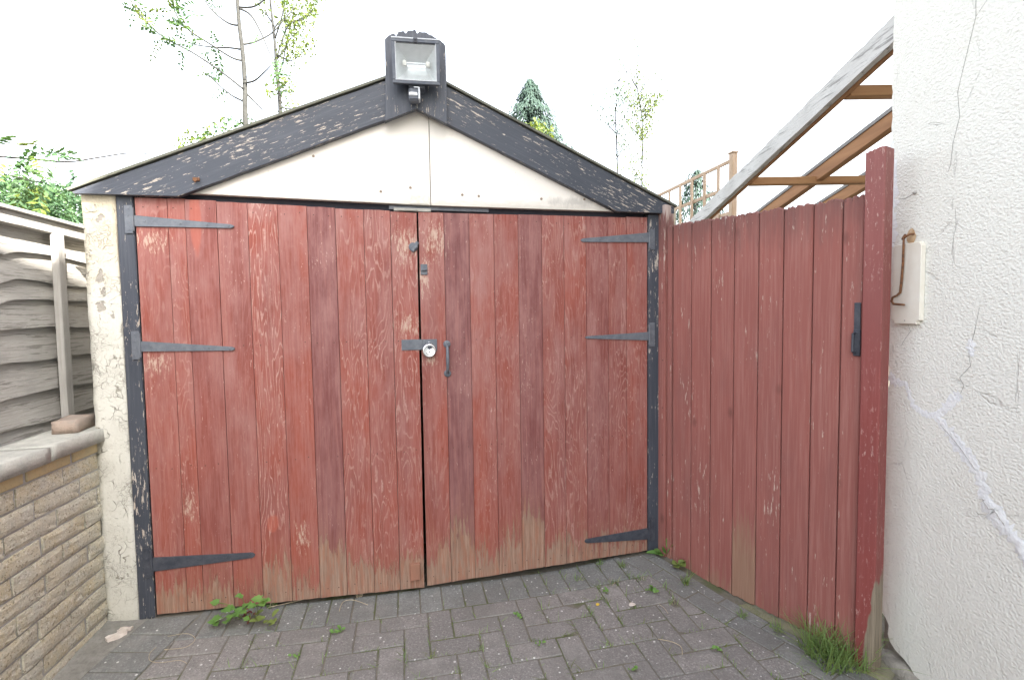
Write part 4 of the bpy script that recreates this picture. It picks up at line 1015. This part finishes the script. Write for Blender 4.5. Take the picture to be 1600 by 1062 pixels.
# --- shrubs whose tops show over the roof, and the hedge at far left
def bush(name, label, cat, c, rad, n, leaf, mats, group=None, up=.5, seed=0, thr=-.12, fr=1.4):
    root = empty(name, (c.x, c.y, -.16), 0, label, cat, group); H = c.z+rad.z+.16
    b = MB()
    for k in range(6):
        a = 2*pi*k/6; e = Vector((rad.x*.6*cos(a), rad.y*.6*sin(a), H*.8)); P = smooth([Vector((.06*cos(a), .06*sin(a), 0)), e*.5+rv()*.15*rad.x, e], 3)
        b.tube(P, [.05*max(rad.x, .4)*(1-.8*i/len(P)) for i in range(len(P))], 5)
    b.build('stems', MT['twig'], root, True)
    parts = [MB() for _ in mats]
    for i in range(n):
        while True:
            q = rv()
            if .2 < q.length < 1: break
        q = q.normalized()*q.length**.5
        p = Vector((q.x*rad.x, q.y*rad.y, q.z*rad.z))
        f = mnoise.noise(p*fr/max(.4, rad.x)*2+Vector((seed, 3, 1)))+.5*mnoise.noise(p*fr*5/max(.4, rad.x)+Vector((seed, 3, 1)))
        if f < thr: continue
        p *= 1+.22*mnoise.noise(q*2.3+Vector((seed, 1, 1)))
        k = 0 if (f < .28 or len(mats) == 1) else 1
        leafquad(parts[k], p+Vector((0, 0, c.z+.16)), rv()+Vector((0, 0, -.3)), rv()+Vector((0, 0, up)), leaf*rnd(.7, 1.3), leaf*rnd(.25, .4))
    for k, m in enumerate(mats):
        if parts[k].V: tag(parts[k].build('foliage', m, root), kind='stuff')
    return root
bush('shrub', 'yellow-green shrub top peeping over the left roof slope below the ash stem', 'shrub', at(385, 235, 7.0), Vector((.62, .5, .44)), 1500, .06, [MT['ash'], MT['ash_y']], None, .5, 3)
bush('shrub', 'pale yellow shrub spray just above the middle of the left roof slope', 'shrub', at(320, 240, 7.2), Vector((.35, .4, .33)), 650, .06, [MT['ash_y']], None, .5, 5, .0)
bush('shrub', 'yellow-green shrub tip in front of the conifer over the right roof slope', 'shrub', at(838, 222, 8.0), Vector((.30, .4, .33)), 650, .07, [MT['ash_y']], None, .5, 7)
for i, (px, py, d, rx, rz, lab) in enumerate(((10, 345, 12.5, 1.6, 1.15, 'nearest dark green hedge bush at the far left edge above the fence'), (62, 345, 14, 1.4, 1.0, 'middle hedge bush above the fence between edge bush and garage'), (115, 350, 15.5, 1.5, 1.25, 'hedge bush above the fence right beside the garage eave tip'))):
    bush('hedge_bush', lab, 'bush', at(px, py, d), Vector((rx, 1.1, rz)), 5200, .115, [MT['hedge'], MT['ash']], 'hedge bushes beyond the fence', .6, i*4+1, -.35, 2.2)
# --- conifer
D3 = 24; tp = at(828, 122, D3); O = Vector((tp.x, tp.y, -.16)); Hc = tp.z+.16
cf = empty('conifer_tree', O, 0, 'dark blue-green conifer pointing up behind the right roof slope', 'tree')
b = MB(); b.tube([Vector((0, 0, 0)), Vector((.03, 0, Hc*.5)), Vector((0, 0, Hc*.97))], [.22, .13, .02], 7); b.build('trunk', MT['bark'], cf, True)
def conifer_crown(root, H, z0, rb, n, L, W, seed):
    b = MB()
    for i in range(n):
        f = random.random()**.75; z = H-(H-z0)*f
        r = rb*(f**.75)*(1+.28*mnoise.noise(Vector((z*1.7, seed, 0))))
        a = rnd(0, 2*pi); lob = 1+.75*mnoise.noise(Vector((cos(a)*2.4, sin(a)*2.4, z*1.5+seed)))
        rr = r*lob*(.35+.65*random.random()**.5)
        p = Vector((rr*cos(a), rr*sin(a), z-rr*.25)); d = Vector((cos(a)*.55, sin(a)*.55, -.75))+rv()*.35
        leafquad(b, p, d, Vector((cos(a), sin(a), .6))+rv()*.4, L*rnd(.6, 1.2), W*rnd(.7, 1.2))
    tag(b.build('crown', MT['conifer'], root), kind='stuff')
conifer_crown(cf, Hc, 3.0, 4.4, 26000, .30, .035, 2)
# --- dark conifer behind the trellis
D4 = 12; tp = at(1088, 262, D4); O = Vector((tp.x, tp.y, -.16)); Hc = tp.z+.16
cf = empty('conifer_tree', O, 0, 'dark conifer seen through the bars of the wooden trellis', 'tree')
b = MB(); b.tube([Vector((0, 0, 0)), Vector((0, 0, Hc*.96))], [.1, .02], 6); b.build('trunk', MT['bark'], cf, True)
conifer_crown(cf, Hc, .8, 1.9, 8000, .15, .018, 5)
# --- thin birch-like saplings behind the right slope
for i, (px, py, d, lab, gen) in enumerate(((965, 290, 9.5, 'thin sapling with sparse leaves behind the right roof slope, nearer the conifer', 0), (1003, 300, 9.0, 'thin leafier sapling behind the right roof slope, nearer the trellis', 1))):
    q = at(px, py, d); O = Vector((q.x, q.y, -.16)); root = empty('thin_sapling', O, 0, lab, 'tree', 'thin saplings behind the garage')
    bb = MB(); lf = MB(); b = MB()
    P = smooth([Vector((0, 0, 0)), Vector((.02, 0, 1.5)), q-O+Vector((0, 0, .2)), at(px+rnd(-6, 6), py-110, d)-O, at(px+rnd(-10, 10), py-170, d)-O], 5)
    b.tube(P, [.022*(1-.85*k/len(P)) for k in range(len(P))], 6); b.build('trunk', MT['twig'], root, True)
    for k in range(34):
        s = P[random.randrange(7, len(P)-1)]; e = s+Vector((rnd(-.45, .45), rnd(-.3, .3), rnd(.3, .75))); Q = smooth([s, (s+e)/2+rv()*.08, e], 3)
        bb.tube(Q, [.007, .006, .006, .005, .004, .003, .002][:len(Q)], 4)
        for j in range(70 if gen else 26):
            p = s+(e-s)*rnd(.1, 1)+rv()*.10
            if p.z < P[-1].z-.2 or random.random() < .25: leafquad(lf, p, rv(), rv(), rnd(.03, .055), rnd(.011, .019))
    tag(bb.build('branches', MT['twig'], root, True), kind='stuff'); tag(lf.build('leaves', MT['ash_y'] if gen else MT['ash'], root), kind='stuff')
# --- ash branch reaching in at far left
root = empty('overhanging_branch', at(-80, 262, 3.4), 0, 'thin arching ash branch with pinnate leaves reaching in from the left', 'branch'); O = root.location.copy()
b = MB(); lf = MB(); lfy = MB()
P = smooth(branch_px([(-80, 262), (-20, 246), (40, 248), (105, 253), (150, 247), (195, 240), (225, 240), (240, 244)], 3.4, 3.6), 4); b.tube(rel(P, O), [.008*(1-.55*i/len(P)) for i in range(len(P))], 5)
P2 = smooth(branch_px([(-60, 262), (-10, 268), (20, 275), (45, 282), (68, 285)], 3.3, 3.3), 4); b.tube(rel(P2, O), .003, 5)
P3 = smooth(branch_px([(106, 254), (105, 268), (96, 280)], 3.5, 3.5), 4); b.tube(rel(P3, O), .0018, 4)
for (px, py, dx, dy) in ((15, 245, .5, 40), (35, 247, 20, -30), (50, 248, 30, 20), (60, 250, 40, -25), (72, 250, 30, 30), (85, 252, 12, -20), (30, 248, -10, 40), (0, 235, 30, -25), (5, 225, 20, -10), (62, 284, -30, 20), (66, 285, -35, 30), (50, 284, -20, 35), (30, 278, 25, 30), (10, 270, 20, 25), (45, 250, 40, 45), (20, 262, 40, -10)):
    p = at(px, py, 3.4)-O; e = at(px+dx, py+dy, 3.35+rnd(-.08, .08))-O
    for _ in range(2): pinnate(lfy if random.random() < .15 else lf, p+rv()*.05, (e-p).normalized()+rv()*.5, rnd(.15, .24), 5, rnd(.05, .075), rnd(.010, .015), .6)
b.build('twigs', MT['twig'], root, True); tag(lf.build('leaves', MT['ash'], root), kind='stuff'); tag(lfy.build('young_leaves', MT['ash_y'], root), kind='stuff')
# --- ivy-like sprig on the eave tip
root = empty('climber_sprig', at(117, 292, 2.35), 0, 'little green climber sprig sticking up behind the left eave tip', 'sprig'); O = root.location.copy()
b = MB(); b.tube([Vector((0, 0, -.05)), Vector((.0, 0, .03)), Vector((-.004, 0, .09))], .0015, 4); b.build('stem', MT['twig'], root); lf = MB()
for i in range(7): leafquad(lf, Vector((rnd(-.008, .008), 0, .02+i*.009)), rv()+Vector((0, -.3, 0)), Vector((0, -1, .4)), .028, .011)
lf.build('leaves', MT['hedge'], root)

# ---- weeds on the drive
def gp_(px, py):
    d = CF+CR*((px-800)/FPX)-CU*((py-531)/FPX); z = -.02
    for _ in range(3): p = Vector((0, 0, HCAM))+d*((z-HCAM)/d.z); z = hgt(p)
    return p
def lobed(b, p, d, nrm, L, lobes=5):
    d = d.normalized(); s = d.cross(nrm).normalized(); up = s.cross(d); k = len(b.V); pts = []
    out = [(0, 0), (.12, .22), (.05, .48), (.3, .36), (.42, .5), (.58, .32), (.72, .30), (.8, .14), (1, 0)]
    for f, w in out: pts.append(p+d*L*f+s*L*w*.85+up*L*(.12*w-.15*f*f))
    for f, w in reversed(out[1:-1]): pts.append(p+d*L*f-s*L*w*.85+up*L*(.12*w-.15*f*f))
    c = p+d*L*.4; b.V += [tuple(q) for q in pts]+[tuple(c)]; n = len(pts)
    for i in range(n): b.F.append((k+i, k+(i+1) % n, k+n))
def roundleaf(b, p, d, nrm, L, W, n=10):
    d = d.normalized(); s = d.cross(nrm).normalized(); up = s.cross(d); k = len(b.V); c = p+d*L*.5
    for i in range(n):
        a = 2*pi*i/n; b.V.append(tuple(c+d*cos(a)*L*.5+s*sin(a)*W*(1-.2*cos(a))-up*.12*L*cos(a)**2+up*.1*abs(sin(a))*W))
    b.V.append(tuple(c)); b.F += [(k+i, k+(i+1) % n, k+n) for i in range(n)]
def blade(b, p, d, L, W, bend):
    s = d.cross(Vector((0, 0, 1))); s = s.normalized() if s.length > .01 else Vector((1, 0, 0)); s = (s+rv()*.4).normalized()
    P = [p+d*L*f+Vector((d.x, d.y, -.6))*bend*L*f*f for f in (0, .35, .7, 1)]; k = len(b.V)
    for q, w in zip(P, (1, .8, .5, .06)): b.V += [tuple(q+s*W*w), tuple(q-s*W*w)]
    b.F += [(k+2*i, k+2*i+1, k+2*i+3, k+2*i+2) for i in range(3)]
def tuft(name, label, cat, p, n, L, W, spread, mats=('grass', 'weed_y'), group=None):
    root = empty(name, p, 0, label, cat, group); bs = [MB() for _ in mats]
    for i in range(n):
        a = rnd(0, 2*pi); t = rnd(.15, .95); q = Vector((rnd(-1, 1)*spread, rnd(-1, 1)*spread, -.004))
        blade(bs[0 if random.random() < .75 else -1], q, Vector((cos(a)*t, sin(a)*t, 1)).normalized(), L*rnd(.5, 1.1), W*rnd(.7, 1.2), rnd(.1, .7))
    for bb_, m in zip(bs, mats):
        if bb_.V: tag(bb_.build('blades', MT[m], root), kind='stuff')
    return root
# seedling clump with lobed leaves in front of the left door
p = gp_(385, 968); root = empty('weed_clump', p, 0, 'clump of light green lobed weeds in front of the left garage door', 'weed')
b = MB(); st = MB(); y_ = MB(); rd = MB()
for (px, py, z, L) in ((343, 940, .085, .045), (352, 948, .07, .05), (345, 960, .05, .045), (338, 970, .03, .04), (365, 957, .06, .05), (377, 955, .065, .038), (357, 967, .03, .04), (378, 932, .12, .03), (388, 945, .085, .035), (402, 948, .09, .04), (411, 943, .10, .045), (417, 940, .115, .04), (392, 966, .04, .03)):
    e = gp_(px, py+z*330)-p; e.z = z; s0 = Vector((e.x*.3, e.y*.3+.02, 0)); st.tube(smooth([s0, (s0+e)/2+Vector((0, 0, .02)), e], 3), .0014, 4)
    for _ in range(2): lobed(b, e+rv()*.006, Vector((rnd(-1, 1), rnd(-1, .1), .15)), Vector((0, -.35, 1)), L*rnd(.8, 1.1))
for i in range(9):
    e = gp_(rnd(396, 428), rnd(968, 984))-p; e.z = rnd(.012, .035); roundleaf(y_, e, Vector((rnd(-1, 1), rnd(-1, .2), .25)), Vector((0, -.3, 1)), rnd(.028, .04), .012)
for i in range(12):
    e = gp_(rnd(382, 400), rnd(962, 976))-p; e.z = rnd(.01, .04); roundleaf(rd, e, rv()+Vector((0, 0, .4)), Vector((0, -.3, 1)), rnd(.015, .024), .006)
st.build('stems', MT['weed_y'], root); b.build('lobed_leaves', MT['weed'], root); y_.build('round_leaves', MT['weed_y'], root); rd.build('red_leaves', MT['weed_red'], root)
# broad-leaved weeds in the corner by the gate
p = gp_(1038, 866); root = empty('dock_plant', p, 0, 'bright green long-leaved plant in the corner of garage and gate', 'plant'); b = MB()
for dx, dy, L, t in ((-.10, -.03, .11, .35), (-.06, -.05, .10, .6), (-.02, -.05, .09, .8), (.01, -.03, .10, 1.2), (-.04, -.06, .07, .3), (.03, -.04, .08, .9), (-.08, -.06, .06, .5)):
    d = Vector((dx, dy, t*.09)); roundleaf(b, Vector((0, 0, .005)), d, Vector((0, -.5, 1)), L, .014)
b.build('leaves', MT['weed'], root)
p = gp_(1058, 885); root = empty('mallow_plant', p, 0, 'pale round-leaved weed at the foot of the gate near the garage corner', 'plant'); b = MB()
for i in range(7): roundleaf(b, Vector((rnd(-.03, .03), rnd(-.02, .02), rnd(.012, .03))), Vector((rnd(-1, 1), rnd(-1, 0), .2)), Vector((-.2, -.4, 1)), rnd(.035, .05), .019)
b.build('leaves', MT['weed_y'], root)
tuft('grass_clump', 'big clump of green grass at the foot of the dark red gate post', 'grass clump', gp_(1300, 1028), 300, .20, .0022, .085, ('grass', 'weed_y'))
tuft('grass_tuft', 'grass tuft beside the round-leaved weed at the gate foot', 'grass tuft', gp_(1072, 912), 40, .09, .0016, .014)
tuft('grass_tuft', 'small grass tuft halfway along the gate threshold', 'grass tuft', gp_(1160, 962), 34, .05, .0016, .018)
tuft('grass_tuft', 'mossy grass tuft near the gate post end of the threshold', 'grass tuft', gp_(1215, 985), 50, .05, .0016, .025)
tuft('grass_tuft', 'short grass tuft against the foot of the right door', 'grass tuft', gp_(938, 882), 26, .05, .0013, .012)
tuft('grass_tuft', 'thin grass tuft against the right door nearest the gate', 'grass tuft', gp_(972, 885), 40, .05, .0013, .014)
tuft('grass_tuft', 'dry grass tuft at the door foot right of the weed clump', 'grass tuft', gp_(425, 948), 40, .06, .0014, .02, ('grass', 'straw'))
tuft('grass_tuft', 'dry straw tuft at the foot of the left door near the meeting gap', 'grass tuft', gp_(562, 930), 30, .05, .0013, .014, ('straw', 'straw'))
for px, py, lab in ((905, 905, 'wispy grass tuft one joint out from the right door, left of its short tuft'), (1000, 905, 'wispy grass tuft in the joint just left of the corner plants'), (960, 912, 'sparse grass tuft in the dark border below the right door hinge'), (1050, 940, 'low grass tuft where the gate border meets the paving field')):
    tuft('grass_tuft', lab, 'grass tuft', gp_(px, py), 26, .045, .0012, .02, ('grass', 'straw'))
for px, py, n, s, lab in ((527, 988, 7, .022, 'small round-leaved weed on the paving right of the weed clump'), (462, 1025, 5, .016, 'tiny weed on the paving low and left of centre'), (810, 965, 6, .018, 'small leafy weed in a joint below the right door middle'), (1017, 925, 8, .026, 'small green weed in the joints left of the gate foot'), (945, 925, 6, .018, 'small pale weed in the joints below the right door'), (843, 1007, 4, .018, 'single small leaf weed in a joint near the bottom centre'), (1113, 1016, 5, .02, 'little light green weed on the paving near the bottom right'), (990, 1045, 4, .018, 'tiny upright weed on the paving at the bottom edge')):
    p = gp_(px, py); root = empty('small_weed', p, 0, lab, 'weed', 'small weeds in the paving joints'); b = MB()
    for i in range(n): roundleaf(b, Vector((rnd(-1, 1)*s*.9, rnd(-1, 1)*s*.7, rnd(.004, .016))), Vector((rnd(-1, 1), rnd(-1, .3), .3)), Vector((0, -.4, 1)), s*rnd(.7, 1.2), s*.32)
    b.build('leaves', MT['weed'], root)
# moss, seedlings and grass in the joints
b = MB(); b2_ = MB()
for (p, q) in joints:
    m = (p+q)/2
    if m.y < 1.6 or m.x < -1.1: continue
    hot = exp(-((m.x-.45)/.32)**2-((m.y-2.3)/.16)**2); dens = max(0., mnoise.noise(Vector((m.x*2.3, m.y*3, 5)))+.42+.25*(m.x > .2)+1.6*hot)
    for _ in range(int(dens*40*(q-p).length/.2)):
        f = random.random(); c = p+(q-p)*f
        if mnoise.noise(Vector((c.x*16, c.y*16, 9))) < -.02: continue
        P = Vector((c.x+rnd(-.003, .003), c.y+rnd(-.003, .003), hgt(c)-.008)); a = rnd(0, 2*pi); t = rnd(.3, 1.6)
        blade(b if random.random() < .6 else b2_, P, Vector((cos(a)*t, sin(a)*t, 1)).normalized(), rnd(.010, .026)*(2.2 if random.random() < .14+.3*hot else 1), rnd(.0010, .0020), rnd(0, .5))
w1 = b.build('joint_grass', MT['grass']); tag(w1, 'fine moss and grass seedlings growing in the paving joints', 'grass', kind='stuff')
w2 = b2_.build('joint_moss', MT['moss']); tag(w2, 'dull yellow-green moss tufts in the paving joints', 'moss', kind='stuff')
# moss along the threshold strip
b = MB()
for i in range(900):
    s = rnd(.25, .95); o = rnd(.0, .045)
    if mnoise.noise(Vector((s*9, o*20, 2))) < .0: continue
    P = TM @ Vector((s, -o-.004, -.033)); a = rnd(0, 2*pi); blade(b, P, Vector((cos(a), sin(a), .8)).normalized(), rnd(.005, .014), .001, .3)
tag(b.build('threshold_moss', MT['moss']), 'yellow-green moss along the concrete strip under the side gate', 'moss', kind='stuff')
# straw, threads, flakes and little stones
def strand(name, label, cat, pts, r, mat, lift=.004):
    P = smooth([gp_(x, y)+Vector((0, 0, lift+.004*k % .006)) for k, (x, y) in enumerate(pts)], 5); o = P[0].copy(); b = MB(); b.tube(rel(P, o), r, 5)
    return tag(b.build(name, mat, None, True, o), label, cat)
strand('string', 'pale loose string curling round the render flake by the wall corner', 'string', [(262, 995), (292, 992), (305, 1000), (290, 1012), (258, 1017), (262, 1017)], .0009, MT['straw'])
strand('string', 'longer pale string loop along the wall foot at bottom left', 'string', [(244, 1012), (235, 1022), (234, 1033), (250, 1036), (280, 1034), (292, 1038)], .0009, MT['straw'])
strand('straw_stalk', 'curved dry stalk lying on the paving left of the gate', 'stalk', [(1028, 999), (1050, 1005), (1064, 1012), (1066, 1023)], .0014, MT['straw'])
strand('straw_stalk', 'thin dry stalk crossing the paving above the curved one', 'stalk', [(1030, 945), (1038, 952), (1044, 960)], .001, MT['straw'])
strand('straw_stalk', 'dry bent stalk beside the weed clump at the left door', 'stalk', [(420, 952), (450, 947), (475, 940), (488, 935)], .0013, MT['straw'], .012)
strand('straw_stalk', 'dry forked stalk below the straw tuft at the left door', 'stalk', [(530, 957), (536, 944), (552, 940), (575, 947)], .0013, MT['straw'], .008)
for i, (px, py, sc_, rz, lab) in enumerate(((182, 996, 1.0, .9, 'pointed pinkish flake of fallen render beside the pillar foot'), (196, 985, .75, .2, 'smaller pale render flake touching the garage pillar foot'))):
    b = MB(); b.rbox(-.032*sc_, .032*sc_, -.013*sc_, .013*sc_, 0, .016*sc_, .011, .0045, 40, i+2); p = gp_(px, py); p.z = hgt(p)+.001
    tag(b.build('render_flake', MT['flake'], None, False, p, (0, 0, rz)), lab, 'flake')
b = MB(); p = gp_(934, 946); roundleaf(b, Vector((-.008, 0, .006)), Vector((1, .2, .1)), Vector((0, -.3, 1)), .018, .007); tag(b.build('yellow_leaf', MT['yellow'], None, False, p), 'small yellow fallen leaf on the paving below the right door', 'leaf')
b = MB(); p = gp_(988, 946); roundleaf(b, Vector((-.015, 0, .006)), Vector((1, .1, .05)), Vector((0, -.2, 1)), .032, .011); tag(b.build('dead_leaf', MT['flake'], None, False, p), 'pale dead leaf on the paving left of the small green weed', 'leaf')

GROUPS = {'grass_tuft': 'grass tufts along the doors and gate', 'shrub': 'shrub tops behind the roof', 'conifer_tree': 'conifers in the background',
          'straw_stalk': 'dry stalks on the paving', 'string': 'loose strings by the wall foot', 'render_flake': 'fallen render flakes', 'gate_post': 'side gate posts'}
for o in COL.objects:
    k = o.name.split('.')[0]
    if o.parent is None and k in GROUPS: o['group'] = GROUPS[k]
